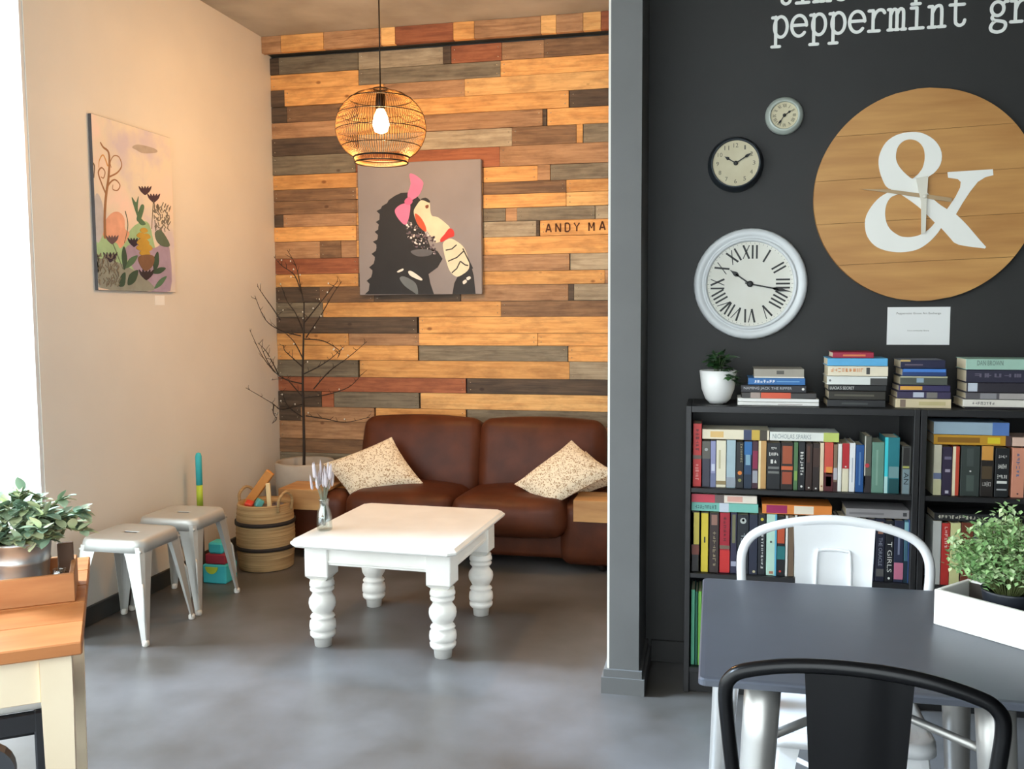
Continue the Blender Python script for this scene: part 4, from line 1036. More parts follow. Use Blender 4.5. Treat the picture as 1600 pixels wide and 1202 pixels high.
# ================================================================== wall clocks
def strokes(mb, segs, w, M): 
    for a, b_ in segs: mb.stroke([a, b_], w, 0, .0008, M, dots=False)
ROMAN = ['XII', 'I', 'II', 'III', 'IIII', 'V', 'VI', 'VII', 'VIII', 'IX', 'X', 'XI']
def roman(s_, h, M):
    mb = MB(); ws = {'I': .30, 'V': .62, 'X': .62}; tot = sum(ws[c] for c in s_); x = -tot/2*h
    for c in s_:
        w = ws[c]*h; xc = x+w/2
        if c == 'I': strokes(mb, [((xc, -h/2), (xc, h/2))], h*.13, M)
        elif c == 'V': strokes(mb, [((xc-w*.36, h/2), (xc, -h/2))], h*.14, M); strokes(mb, [((xc, -h/2), (xc+w*.36, h/2))], h*.06, M)
        else: strokes(mb, [((xc-w*.36, h/2), (xc+w*.36, -h/2))], h*.14, M); strokes(mb, [((xc-w*.36, -h/2), (xc+w*.36, h/2))], h*.06, M)
        x += w
    return mb
M_ink = mat('black_ink', sr(34, 34, 32), .5, var=.2, scale=30)
M_ink2 = mat('grey_ink', sr(110, 104, 90), .6, var=.2, scale=30)
def hand(mb, ang, L_, w, spade, M, h0=.003):
    R_ = M @ RZ(-ang)
    mb.stroke([(0, -L_*.12), (0, L_*.7)], w*.35, h0, h0+.0015, R_, False)
    mb.prism([(-w*.15, L_*.55), (-w*spade, L_*.66), (-w*spade*.9, L_*.74), (-w*.2, L_*.86), (0, L_), (w*.2, L_*.86), (w*spade*.9, L_*.74), (w*spade, L_*.66), (w*.15, L_*.55)], h0, h0+.0015, R_)
def wall_clock(name, label, x, z, prof, face_r, face_h, mc, mf, nums, hr_ang, mn_ang, hl, ml_, hw, nh, nr, ticks, numcol):
    t = thing(name, label, 'clock', (x, 3.69, z))
    MB().lathe(prof, 48, WALLXZ, cap=False).build('case', mc, t)
    MB().lathe([(face_r, face_h), (0, face_h)], 48, WALLXZ, cap=False).build('face', mf, t)
    F_ = T(0, -face_h, 0) @ WALLXZ
    for k in range(12):
        a = 2*math.pi*k/12
        if nums == 'roman': roman(ROMAN[k], nh, F_ @ T(nr*math.sin(a), nr*math.cos(a), .0003) @ RZ(-a)).build('numeral', numcol, t)
        else:
            s_ = str(12 if k == 0 else k); w = nh*(.62 if len(s_) == 1 else 1.1)
            text_mb(s_, w if s_ != '1' else nh*.35, nh, F_ @ T(nr*math.sin(a), nr*math.cos(a), .0006)).build('numeral', numcol, t)
    if ticks:
        tk = MB()
        for k in range(60):
            a = 2*math.pi*k/60; tk.stroke([(0, face_r*.945), (0, face_r*(.975 if k % 5 else .99))], .0012, 0, .0006, F_ @ RZ(-a), False)
        tk.build('minute_track', M_ink2, t)
    h1 = MB(); hand(h1, hr_ang, hl, hw, .55, F_); h1.build('hour_hand', M_ink, t)
    h2 = MB(); hand(h2, mn_ang, ml_, hw, .5, F_, .005); h2.build('minute_hand', M_ink, t)
    MB().lathe([(hw*.75, 0), (hw*.75, .007), (hw*.4, .009), (0, .009)], 14, F_, cap=False).build('hub', M_ink, t)
    return t
M_face = mat('clock_face', sr(232, 230, 220), .5, col2=sr(226, 223, 210), scale=9)
M_face2 = mat('clock_face_aged', sr(216, 206, 174), .55, col2=sr(206, 194, 160), scale=14)
M_enam = mat('white_enamel', sr(226, 229, 230), .3, var=.06, scale=7)
M_cz = mat('charcoal_case', sr(56, 62, 68), .4, .3, var=.15, scale=9)
M_sg = mat('sage_enamel', sr(186, 194, 184), .35, .1, var=.12, scale=9)
d2 = math.atan2
wall_clock('wall_clock', 'large round white wall clock with Roman numerals beside the wooden clock', .129, 1.525,
  [(.205, 0), (.212, .008), (.212, .020), (.207, .030), (.196, .034), (.182, .030), (.176, .024), (.174, .032), (.168, .034), (.163, .030), (.161, .020)], .162, .020, M_enam, M_face, 'roman',
  d2(-210, 150), d2(390, -80), .095, .155, .016, .052, .122, True, M_ink)
wall_clock('wall_clock', 'mid-sized dark-rimmed wall clock with number dial above the white one', .069, 1.980,
  [(.100, 0), (.104, .006), (.104, .018), (.098, .03), (.092, .055), (.089, .058), (.086, .056), (.085, .048)], .086, .048, M_cz, M_face2, 'arabic',
  d2(-115, 72), d2(160, 100), .05, .07, .011, .016, .067, False, M_ink2)
wall_clock('wall_clock', 'smallest pale wall clock, highest of the three on the charcoal wall', .245, 2.154,
  [(.066, 0), (.070, .006), (.070, .014), (.066, .024), (.058, .03), (.052, .034), (.050, .030), (.049, .024)], .050, .024, M_sg, M_face2, 'roman',
  d2(90, 60), d2(-65, -100), .030, .040, .008, .012, .036, False, M_ink2)

# ampersand clock
AC = Vector((.742, 3.69, 1.841)); AR = .386
M_av = mat('walnut_veneer', sr(212, 158, 92), .5, col2=sr(182, 126, 68), scale=2.2, stretch=(1, 1, 9), detail=7, contrast=(.3, .7), bump=.08)
amp = thing('ampersand_clock', 'large round wooden clock painted with a white ampersand', 'clock', AC)
AT = .028
# five boards making the disc
bz = [-AR, -.24, -.085, .075, .235, AR]
for k in range(5):
    z0, z1 = bz[k]+.0006, bz[k+1]-.0006; poly = []
    n = 14
    for i in range(n+1): z = z0+(z1-z0)*i/n; poly.append((math.sqrt(max(0, AR*AR-z*z)), z))
    for i in range(n+1): z = z1-(z1-z0)*i/n; poly.append((-math.sqrt(max(0, AR*AR-z*z)), z))
    pp = []
    for p in poly:
        if not pp or (abs(p[0]-pp[-1][0])+abs(p[1]-pp[-1][1])) > 1e-5: pp.append(p)
    MB().prism(pp, 0.002, AT, RY(math.radians(-2)) @ WALLXZ).build('board', M_av, amp)
def ap(cx, cy):
    p = onY(1260+cx/3.435, 130+cy/3.435, 3.69-AT)-AC; return (p.x, p.z)
def resample(pts, n, closed=False):
    P = [Vector(p) for p in (catmull([(a, b_, 0) for a, b_ in pts], 6, closed))]
    if closed: P.append(P[0])
    d_ = [0]
    for i in range(1, len(P)): d_.append(d_[-1]+(P[i]-P[i-1]).length)
    out = []; j = 0; m = n if closed else n-1
    for k in range(n):
        s_ = d_[-1]*k/m
        while j < len(d_)-2 and d_[j+1] < s_: j += 1
        q = (s_-d_[j])/max(1e-9, d_[j+1]-d_[j]); p = P[j].lerp(P[j+1], q); out.append((p.x, p.y))
    return out
am = MB()
outer = [(440, 565), (405, 510), (388, 445), (392, 385), (425, 320), (480, 280), (550, 263), (620, 268), (682, 302), (718, 350), (727, 400), (715, 445), (685, 482), (650, 505), (600, 535), (520, 570)]
inner = [(560, 510), (520, 475), (490, 435), (480, 395), (490, 345), (520, 312), (560, 302), (600, 315), (628, 350), (635, 400), (625, 450), (605, 487), (590, 503), (580, 511), (575, 514), (570, 514)]
am.band(resample([ap(*p) for p in outer], 48, True), resample([ap(*p) for p in inner], 48, True), 0, .0012, T(0, -AT-.0002, 0) @ WALLXZ, closed=True)
o2 = [(470, 572), (400, 608), (350, 660), (318, 720), (315, 780), (330, 830), (370, 875), (430, 900), (510, 908), (590, 895), (650, 860), (700, 810), (728, 768)]
i2 = [(500, 595), (455, 612), (430, 650), (422, 700), (430, 750), (455, 790), (500, 820), (530, 826), (560, 826), (600, 818), (640, 797), (670, 772), (692, 745)]
am.band(resample([ap(*p) for p in o2], 40), resample([ap(*p) for p in i2], 40), 0, .0012, T(0, -AT-.0002, 0) @ WALLXZ)
dA = [(572, 514), (640, 580), (700, 640), (760, 680), (800, 702), (860, 760), (920, 830), (964, 880)]
dB = [(440, 560), (520, 606), (610, 672), (690, 750), (725, 780), (765, 824), (812, 866), (958, 888)]
am.band(resample([ap(*p) for p in dA], 24), resample([ap(*p) for p in dB], 24), 0, .0013, T(0, -AT-.0002, 0) @ WALLXZ)
arm = [(757, 478), (1000, 462), (1003, 494), (960, 505), (920, 530), (880, 580), (840, 640), (802, 705), (775, 705), (752, 680), (765, 662), (800, 610), (825, 560), (828, 530), (812, 515), (760, 508)]
am.prism([ap(*p) for p in arm], 0, .0012, T(0, -AT-.0002, 0) @ WALLXZ)
am.prism([ap(*p) for p in [(600, 488), (636, 440), (690, 478), (650, 507), (520, 575), (440, 590), (460, 560), (572, 512)]], 0, .0011, T(0, -AT-.0002, 0) @ WALLXZ)
M_aw = mat('ampersand_white', sr(250, 248, 240), .5, var=.02, scale=9)
am.build('ampersand', M_aw, amp)
MB().prism([ap(*p) for p in [(585, 512), (650, 500), (642, 640), (636, 802), (612, 812), (612, 640)]], .010, .0125, T(0, -AT, 0) @ WALLXZ).build('minute_hand', mat('hand_offwhite', sr(230, 224, 208), .45, var=.04, scale=9), amp)
MB().prism([ap(*p) for p in [(285, 570), (440, 572), (640, 598), (778, 618), (776, 640), (640, 620), (440, 590)]], .006, .0085, T(0, -AT, 0) @ WALLXZ).build('hour_hand', mat('hand_brass', sr(196, 166, 128), .4, .3, var=.1, scale=9), amp)
hc = ap(632, 610)
MB().lathe([(.008, 0), (.008, .013), (.004, .015), (0, .015)], 14, T(hc[0], -AT, hc[1]) @ WALLXZ, cap=False).build('hub', MATS['hand_offwhite'], amp)

# notice under the ampersand clock
M_ppr = mat('white_paper', sr(244, 244, 242), .8, var=.02, scale=9)
nt_ = thing('wall_notice', 'white printed notice pinned under the ampersand clock', 'notice', (.7415, 3.69, 1.3625))
MB().box(-.1095, .1095, -.0015, -.0002, -.0705, .0705).build('sheet', M_ppr, nt_)
text_mb('Peppermint Grove Art Exchange', .155, .0095, T(0, -.0018, .046) @ WALLXZ).build('heading', M_ink2, nt_)
text_mb('It is a community library', .075, .0065, T(0, -.0018, -.018) @ WALLXZ).build('text_line', M_ink2, nt_)

# typewriter lettering on the charcoal wall
def arc(cx, cy, rx, ry, a0, a1, n=16): return [(cx+rx*math.cos(math.radians(a0+(a1-a0)*i/n)), cy+ry*math.sin(math.radians(a0+(a1-a0)*i/n))) for i in range(n+1)]
GL = {
 'p': [[(.2, 1), (.2, -.45)], [(0, -.45), (.42, -.45)], [(.02, .97), (.2, .97)], arc(.47, .5, .34, .5, 0, 360)],
 'e': [arc(.43, .5, .39, .5, 0, 318), [(.05, .53), (.82, .53)]],
 'r': [[(.24, .97), (.24, 0)], [(.02, 0), (.56, 0)], [(.02, .97), (.24, .97)], [(.24, .55), (.34, .82), (.52, .98), (.72, .97), (.82, .84)]],
 'm': [[(.12, .97), (.12, 0)], [(.0, .97), (.12, .97)], [(0, 0), (.24, 0)], [(.12, .7), (.24, .95), (.38, .95), (.44, .78), (.44, 0)], [(.36, 0), (.52, 0)], [(.44, .7), (.56, .95), (.70, .95), (.77, .78), (.77, 0)], [(.68, 0), (.88, 0)]],
 'i': [[(.43, .97), (.43, 0)], [(.1, 0), (.76, 0)], [(.14, .97), (.43, .97)], [(.40, 1.42), (.46, 1.42)]],
 'n': [[(.2, .97), (.2, 0)], [(.02, .97), (.2, .97)], [(.02, 0), (.38, 0)], [(.2, .65), (.34, .92), (.54, 1.0), (.66, .82), (.66, 0)], [(.5, 0), (.84, 0)]],
 't': [[(.34, 1.45), (.34, .28), (.42, .06), (.58, 0), (.74, .08), (.8, .24)], [(.06, .98), (.76, .98)]],
 'g': [arc(.38, .66, .30, .32, 0, 360), [(.62, .86), (.74, .97), (.86, .97)], [(.2, .40), (.12, .24), (.24, .12), (.5, .08), (.74, 0), (.78, -.18), (.66, -.36), (.4, -.43), (.14, -.36), (.06, -.2), (.14, -.02), (.3, .1)]],
 'o': [arc(.43, .5, .38, .5, 0, 360)], 'v': [[(.1, .97), (.43, 0), (.76, .97)], [(-.02, .97), (.24, .97)], [(.62, .97), (.9, .97)]],
 '&': [[(.85, 0), (.3, .8), (.26, 1.05), (.42, 1.22), (.58, 1.08), (.54, .86), (.16, .42), (.1, .16), (.3, 0), (.56, .1), (.8, .52)]],
}
M_let = mat('painted_letters', sr(248, 248, 242), .6, var=.04, scale=30)
def lettering(label, txt, x, z, sx, sy, w, pitch):
    t = thing('wall_lettering', label, 'lettering', (x, 3.69, z))
    for k, ch in enumerate(txt):
        if ch == ' ': continue
        mb = MB()
        for st_ in GL[ch]:
            pts = [(p[0]*sx, p[1]*sy) for p in st_]
            if len(pts) > 3 and ch != 'i': pts = [(q.x, q.y) for q in catmull([(a, b_, 0) for a, b_ in pts], 3)]
            if len(pts) > 2: mb.stroke(pts, w, .0003, .0012+.0002*GL[ch].index(st_), T(k*pitch, 0, 0) @ WALLXZ, True)
            else: mb.stroke(pts, w, .0003, .0013+.0002*GL[ch].index(st_), T(k*pitch, 0, 0) @ WALLXZ, True)
        mb.build('letter', M_let, t)
lettering('white typewriter lettering high on the charcoal wall, lower line', 'peppermint grove', .196, 2.4475, .068, .075, .0115, .0685)
lettering('white typewriter lettering cut off by the top of the photograph', 'time & p', .207, 2.568, .068, .075, .0115, .0685)

# ================================================================== gunmetal table on the right
M_gun = mat('gunmetal_top', sr(92, 96, 106), .38, .35, var=.10, scale=6)
M_sil = mat('raw_steel', sr(196, 194, 190), .40, .75, var=.12, scale=7)
gt = thing('metal_table', 'square gunmetal cafe table in front of the bookcases', 'table', (.305, 2.043, 0))
gx, gy = .328, .333
def rrect(hx, hy, r, z, n=6):
    out = []
    for cx, cy, a0 in ((hx-r, hy-r, 0), (-hx+r, hy-r, 90), (-hx+r, -hy+r, 180), (hx-r, -hy+r, 270)):
        for k in range(n): a = math.radians(a0+90*k/(n-1)); out.append((cx+r*math.cos(a), cy+r*math.sin(a), z))
    return out
loft([rrect(gx-.003, gy-.003, .012, .724), rrect(gx, gy, .013, .726), rrect(gx, gy, .013, .736), rrect(gx-.003, gy-.003, .012, .739), rrect(gx-.012, gy-.012, .01, .740)], True, True, False).build('tabletop', M_gun, gt)
for sx in (-1, 1):
    for sy in (-1, 1):
        fx = .05 if sy > 0 else 0.0
        top_, bot_ = Vector((sx*(.205+fx), sy*.25, .724)), Vector((sx*(.245+fx), sy*.29, 0))
        pts = [top_.lerp(bot_, k/6) for k in range(7)]
        MB().tube(pts, [.035, .034, .032, .029, .026, .022, .019], 16).build('leg', M_sil, gt)
for sx in (-1, 1):
    MB().tube([(sx*.212, -.258, .60+.006*sx), (-sx*.260, .258, .60+.006*sx)], .009, 8).build('cross_brace', M_sil, gt)

# black metal chair, back to the viewer
M_bm = mat('black_gloss_metal', sr(9, 9, 11), .28, .0, var=.15, scale=9, spec=.28)
M_wm = mat('white_gloss_metal', sr(238, 239, 240), .25, 0.0, var=.03, scale=9, coat=.3)
def seat_pan(m, t, h=.45, s_=.19, dy=0.0):
    loft([rsq(s_-.03, .04, 8, h-.006), rsq(s_-.012, .05, 8, h), rsq(s_, .05, 8, h-.004), rsq(s_+.003, .05, 8, h-.03), rsq(s_, .05, 8, h-.03)], True, False).build('seat', m, t, loc=(0, dy, 0))
bc = thing('metal_chair', 'black metal chair with its back to the viewer, nearest at the gunmetal table', 'chair', (.246, 1.655, 0), math.radians(-7))
hp = [(-.188, -.235, .02), (-.172, -.205, .42), (-.176, -.212, .60), (-.190, -.222, .74), (-.197, -.226, .82), (-.188, -.228, .850), (-.160, -.229, .866), (-.09, -.231, .882), (0, -.232, .888),
      (.09, -.231, .882), (.160, -.229, .866), (.188, -.228, .850), (.197, -.226, .82), (.190, -.222, .74), (.176, -.212, .60), (.172, -.205, .42), (.188, -.235, .02)]
MB().tube(catmull(hp, 6), .0115, 10).build('back_hoop', M_bm, bc)
sp = MB()
vs, fs = [], []
for i in range(9):
    t_ = i/8; z = .45+t_*(.884-.45); w = .056+.022*t_; y = -.182-.046*t_-.02*math.sin(math.pi*t_)*.4
    for j in range(9):
        u = -1+2*j/8; vs.append((w*u, y-.006*(1-u*u)*.6-(.004 if abs(u) < .5 else 0), z-.006*u*u*t_))
for i in range(8):
    for j in range(8): fs.append((i*9+j, i*9+j+1, (i+1)*9+j+1, (i+1)*9+j))
n0 = len(vs); vs += [(x, y+.002, z) for x, y, z in vs]; fs += [tuple(q+n0 for q in f[::-1]) for f in fs]
sp.add(vs, fs, True); sp.build('backrest', M_bm, bc)
seat_pan(M_bm, bc, .45, .165, -.08)
for sx in (-1, 1):
    sheet_leg((sx*.155, .07, .43), (sx*.165, .078, .004), .06, .022).build('leg', M_bm, bc)
    sheet_leg((sx*.175, -.175, .43), (sx*.195, -.232, .004), .07, .022).build('leg', M_bm, bc)
MB().tube([(-.17, -.19, .25), (0, -.06, .27), (.15, .06, .25)], .007, 6).tube([(-.15, .06, .25), (0, -.06, .255), (.17, -.19, .25)], .007, 6).build('cross_brace', M_bm, bc)

# white metal armchair on the far side, facing the viewer
wc = thing('metal_chair', 'white metal chair behind the gunmetal table, facing the viewer', 'chair', (.312, 2.325, 0))
hp = [(-.215, .235, .02), (-.205, .195, .42), (-.226, .17, .62), (-.236, .172, .737), (-.230, .176, .79), (-.205, .181, .826), (-.155, .186, .85), (-.075, .189, .868), (0, .190, .874)]
hp = hp+[(-x, y, z) for x, y, z in hp[-2::-1]]
MB().tube(catmull(hp, 6), .0125, 10).build('back_hoop', M_wm, wc)
vs, fs = [], []
for i in range(9):
    t_ = i/8; z = .45+t_*(.868-.45); w = .086+.016*t_; y = .178+.012*t_
    for j in range(13):
        u = -1+2*j/12
        vs.append((w*u, y-.012*u*u, z-.010*u*u*t_))
for i in range(8):
    for j in range(12): fs.append((i*13+j, i*13+j+1, (i+1)*13+j+1, (i+1)*13+j))
n0 = len(vs); vs += [(x, y+.002, z) for x, y, z in vs]; fs += [tuple(q+n0 for q in f[::-1]) for f in fs]
wb_ = MB().add(vs, fs, True).build('backrest', M_wm, wc)
MB().tube(catmull([(-.048, .172, .48), (-.045, .176, .62), (-.042, .180, .775), (-.032, .182, .792), (0, .183, .795), (.032, .182, .792), (.042, .180, .775), (.045, .176, .62), (.048, .172, .48)], 5), .0042, 6).build('pressed_ridge', M_wm, wb_)
seat_pan(M_wm, wc, .45, .190)
for sx in (-1, 1):
    sheet_leg((sx*.175, .175, .43), (sx*.20, .235, .004), .07, .024).build('leg', M_wm, wc)
    sheet_leg((sx*.175, -.175, .43), (sx*.205, -.225, .004), .07, .024).build('leg', M_wm, wc)
MB().tube([(-.18, -.19, .25), (0, 0, .27), (.18, .19, .25)], .007, 6).tube([(-.18, .19, .25), (0, 0, .26), (.18, -.19, .25)], .007, 6).build('cross_brace', M_wm, wc)

# white planter box with leafy plant on the gunmetal table
M_pb = mat('planter_white_wood', sr(246, 244, 238), .5, var=.03, scale=9)
M_pin = mat('planter_inside', sr(70, 62, 56), .8, var=.2, scale=9)
PA = math.radians(-43)
pbx = thing('planter_box', 'long white wooden planter box set diagonally on the gunmetal table', 'box', (.474, 2.116, .740), PA)
lx, wy, hz = .34, .135, .078
MB().bbox(0, lx, 0, .010, 0, hz, .0015).build('front_board', M_pb, pbx)
MB().bbox(0, lx, wy-.010, wy, 0, hz, .0015).build('back_board', M_pb, pbx)
for x in (0, lx-.010): MB().bbox(x, x+.010, .010, wy-.010, 0, hz, .0015).build('end_board', M_pb, pbx)
MB().box(.010, lx-.010, .010, wy-.010, .0, .006).build('bottom', M_pin, pbx)
for y in (.0102, wy-.0112): MB().box(.010, lx-.010, y, y+.001, .006, hz-.004).build('inner_lining', M_pin, pbx)
M_pp = mat('dark_plastic_pot', sr(42, 46, 54), .45, var=.2, scale=9)
ctr = Matrix.Translation((.474, 2.116, .746)) @ RZ(PA) @ Vector((.125, wy/2, 0))
gp = thing('leafy_plant', 'bushy light green plant in a dark pot inside the white planter box', 'plant', ctr)
MB().lathe([(0, .001), (.036, .001), (.052, .085), (.054, .09), (.049, .09), (.046, .07), (0, .07)], 20, cap=False).build('pot', M_pp, gp)
rg = random.Random(8)
fol = [MB(), MB(), MB()]; stm = MB()
for k in range(230):
    a = rg.uniform(0, 6.28); el = math.asin(rg.uniform(-.25, 1)); R_ = rg.uniform(.65, 1.0)
    tip = Vector((math.cos(a)*math.cos(el)*.118*R_, math.sin(a)*math.cos(el)*.105*R_, .150+math.sin(el)*.105*R_))
    base = Vector((math.cos(a)*.02, math.sin(a)*.02, .075))
    stm.tube([base, base.lerp(tip, .6)+Vector((0, 0, .012)), tip], .0009, 3, cap=False)
    for q in range(15):
        c = base.lerp(tip, rg.uniform(.66, 1.06))+Vector((rg.gauss(0, .008), rg.gauss(0, .008), rg.gauss(0, .008)))
        dv = Vector((rg.uniform(-1, 1), rg.uniform(-1, 1), rg.uniform(-.4, 1))); M_ = T(*c) @ dv.to_track_quat('Y', 'Z').to_matrix().to_4x4()
        L_ = rg.uniform(.011, .018); w = L_*.36
        fol[rg.choice((0, 0, 1, 2))].add([(0, 0, 0), (w, L_*.5, .001), (0, L_, -.001), (-w, L_*.5, .001)], [(0, 1, 2, 3)], False, M_)
for mb, cc in zip(fol, ((168, 206, 142), (124, 166, 104), (206, 228, 178))):
    o = mb.build('foliage', mat('bush_leaf_%d' % cc[0], sr(*cc), .5, var=.2, scale=40), gp); o['kind'] = 'stuff'
stm.build('stems', mat('bush_stem', sr(110, 120, 70), .7, var=.1, scale=20), gp)['kind'] = 'stuff'

# ================================================================== stencilled board lettering
sg_ = thing('stencil_lettering', 'dark stencilled capitals on a pine board beside the partition', 'lettering', (-.80, 5.5265, 1.923))
M_burn = mat('burnt_stencil', sr(86, 44, 14), .8, var=.25, scale=60)
SG = {'A': [[(0, 0), (.38, 1), (.42, 1), (.8, 0)], [(.22, .3), (.58, .3)]], 'N': [[(.05, 0), (.05, 1)], [(.05, 1), (.75, 0)], [(.75, 0), (.75, 1)]],
      'D': [[(.08, 0), (.08, 1)], [(.08, 1), (.5, 1), (.75, .8), (.75, .2), (.5, 0), (.08, 0)]], 'Y': [[(0, 1), (.4, .5), (.8, 1)], [(.4, .5), (.4, 0)]], 'M': [[(.02, 0), (.02, 1)], [(.02, 1), (.4, .35), (.78, 1)], [(.78, 1), (.78, 0)]]}
for ch, px, py in (('A', 853, 363), ('N', 868, 362.5), ('D', 882.5, 362), ('Y', 897, 361.5), ('M', 920, 361), ('A', 937, 359.5)):
    p = onY(px, py, 5.5265); mb = MB()
    for st_ in SG[ch]: mb.stroke([(a*.040, b_*.050) for a, b_ in st_], .0085, 0, .0007, T(p.x+.80, 0, p.z-1.923) @ WALLXZ, False)
    mb.build('letter', M_burn, sg_)

# ================================================================== canvas above the sofa
def canvas_ape():
    Yc = 5.495; o = Vector((-1.797, 5.529, 1.937))
    cv = thing('canvas_picture', 'square grey canvas of a black ape with a pink bow above the sofa', 'picture', o)
    hw, hh = .398, .408
    MB().bbox(-hw, hw, Yc-5.529, 0, -hh, hh, .003).build('canvas', mat('canvas_grey', sr(150, 142, 140), .8, col2=sr(132, 125, 124), scale=2.0), cv)
    lay = [0]
    def P(cx, cy): p = onY(550+cx/5.227, 240+cy/5.227, Yc)-o; return (max(-hw+.001, min(hw-.001, p.x)), max(-hh+.001, min(hh-.001, p.z)))
    def shape(pts, name, col, smooth=True):
        lay[0] += 1
        q = [P(*p) for p in pts]
        if smooth: q = [(v.x, v.y) for v in catmull([(a, b_, 0) for a, b_ in q], 4, True)]
        MB().prism(q, 0, .0004+.00007*lay[0], T(0, Yc-5.529, 0) @ WALLXZ).build(name, mat('paint_%d_%d_%d' % col, sr(*col), .7, var=.15, scale=12), cv)
    # shaggy body silhouette
    back = [(300, 380), (245, 430), (200, 470), (225, 520), (195, 560), (215, 600), (185, 640), (210, 690), (170, 720), (200, 770), (160, 820), (185, 870), (140, 930), (165, 980), (120, 1040), (140, 1090), (105, 1150)]
    shag = []
    for i in range(len(back)-1):
        a, b_ = back[i], back[i+1]
        shag += [a, ((a[0]+b_[0])/2+14, (a[1]+b_[1])/2)]
    shag.append(back[-1])
    body = [(400, 322), (350, 345)]+shag+[(670, 1152), (640, 1060), (625, 985), (700, 930), (740, 860), (700, 800), (640, 760), (600, 660), (560, 560), (530, 460), (560, 380), (520, 335), (460, 318)]
    shape(body, 'ape_body', (34, 34, 36), False)
    shape([(820, 1150), (835, 1060), (870, 990), (900, 900), (930, 830), (970, 900), (995, 1000), (1010, 1150)], 'ape_arm', (36, 36, 38), False)
    shape([(505, 470), (530, 420), (560, 385), (610, 380), (635, 410), (640, 470), (655, 510), (700, 520), (760, 565), (800, 610), (770, 660), (720, 720), (660, 720), (620, 640), (560, 600), (520, 540)], 'ape_face', (222, 210, 178))
    shape([(515, 490), (560, 520), (600, 590), (605, 640), (560, 610), (525, 555)], 'cheek', (200, 84, 52))
    shape([(560, 375), (600, 360), (635, 385), (630, 402), (590, 385)], 'brow', (40, 38, 40))
    shape([(600, 425), (625, 420), (622, 445), (603, 447)], 'eye', (120, 64, 40))
    shape([(795, 612), (830, 630), (832, 675), (790, 690), (730, 725), (722, 700), (755, 660)], 'lips', (206, 54, 50))
    shape([(745, 730), (800, 695), (860, 720), (915, 770), (950, 860), (955, 940), (900, 990), (850, 1005), (800, 960), (770, 880), (750, 800)], 'ape_hand', (226, 216, 186))
    for a, b_ in (((765, 790), (855, 745)), ((785, 880), (915, 795)), ((815, 975), (885, 880)), ((885, 880), (950, 915)), ((905, 775), (985, 940))):
        lay[0] += 1
        MB().stroke([P(*a), P((a[0]+b_[0])/2+6, (a[1]+b_[1])/2+12), P(*b_)], .0075, 0, .0004+.00007*lay[0], T(0, Yc-5.529, 0) @ WALLXZ, False).build('finger_line', MATS['paint_34_34_36'], cv)
    shape([(470, 168), (520, 178), (575, 225), (580, 262), (550, 335), (500, 375), (465, 380), (455, 330), (480, 250)], 'bow_loop', (226, 122, 160))
    shape([(440, 405), (475, 410), (470, 500), (440, 582), (385, 540), (350, 470), (385, 425)], 'bow_loop', (226, 122, 160))
    shape([(430, 385), (465, 355), (495, 385), (480, 415), (440, 415)], 'bow_knot', (208, 100, 142))
    r_ = random.Random(2)
    dots = MB(); dots2 = MB(); lay[0] += 1
    for k in range(95):
        x, y = r_.uniform(445, 680), 0
        y = r_.uniform(540+(x-445)*.62, min(825, 700+(x-445)*.75)); c = P(x, y)
        (dots if k % 3 else dots2).disc(c[0], c[1], r_.uniform(.004, .009), 0, .0005+.00007*lay[0], 8, T(0, Yc-5.529, 0) @ WALLXZ)
    dots.build('fur_dots', mat('paint_dot_grey', sr(110, 96, 102), .7, var=.1, scale=20), cv)['kind'] = 'stuff'
    dots2.build('fur_highlights', mat('paint_dot_white', sr(232, 222, 220), .7, var=.1, scale=20), cv)['kind'] = 'stuff'
    for q in ([(460, 965), (490, 962), (570, 1020), (560, 1036), (480, 1000)], [(370, 962), (415, 940), (418, 955), (380, 972)], [(905, 1045), (930, 1030), (938, 1050), (912, 1068)], [(935, 1015), (962, 1003), (970, 1020), (945, 1035)]):
        shape(q, 'highlight', (236, 230, 218))
    shape([(390, 1020), (430, 1005), (520, 1060), (540, 1150), (500, 1130), (430, 1080)], 'grey_stroke', (110, 116, 118))
    shape([(480, 800), (560, 780), (650, 790), (640, 830), (540, 840)], 'grey_stroke', (96, 96, 100))
canvas_ape()

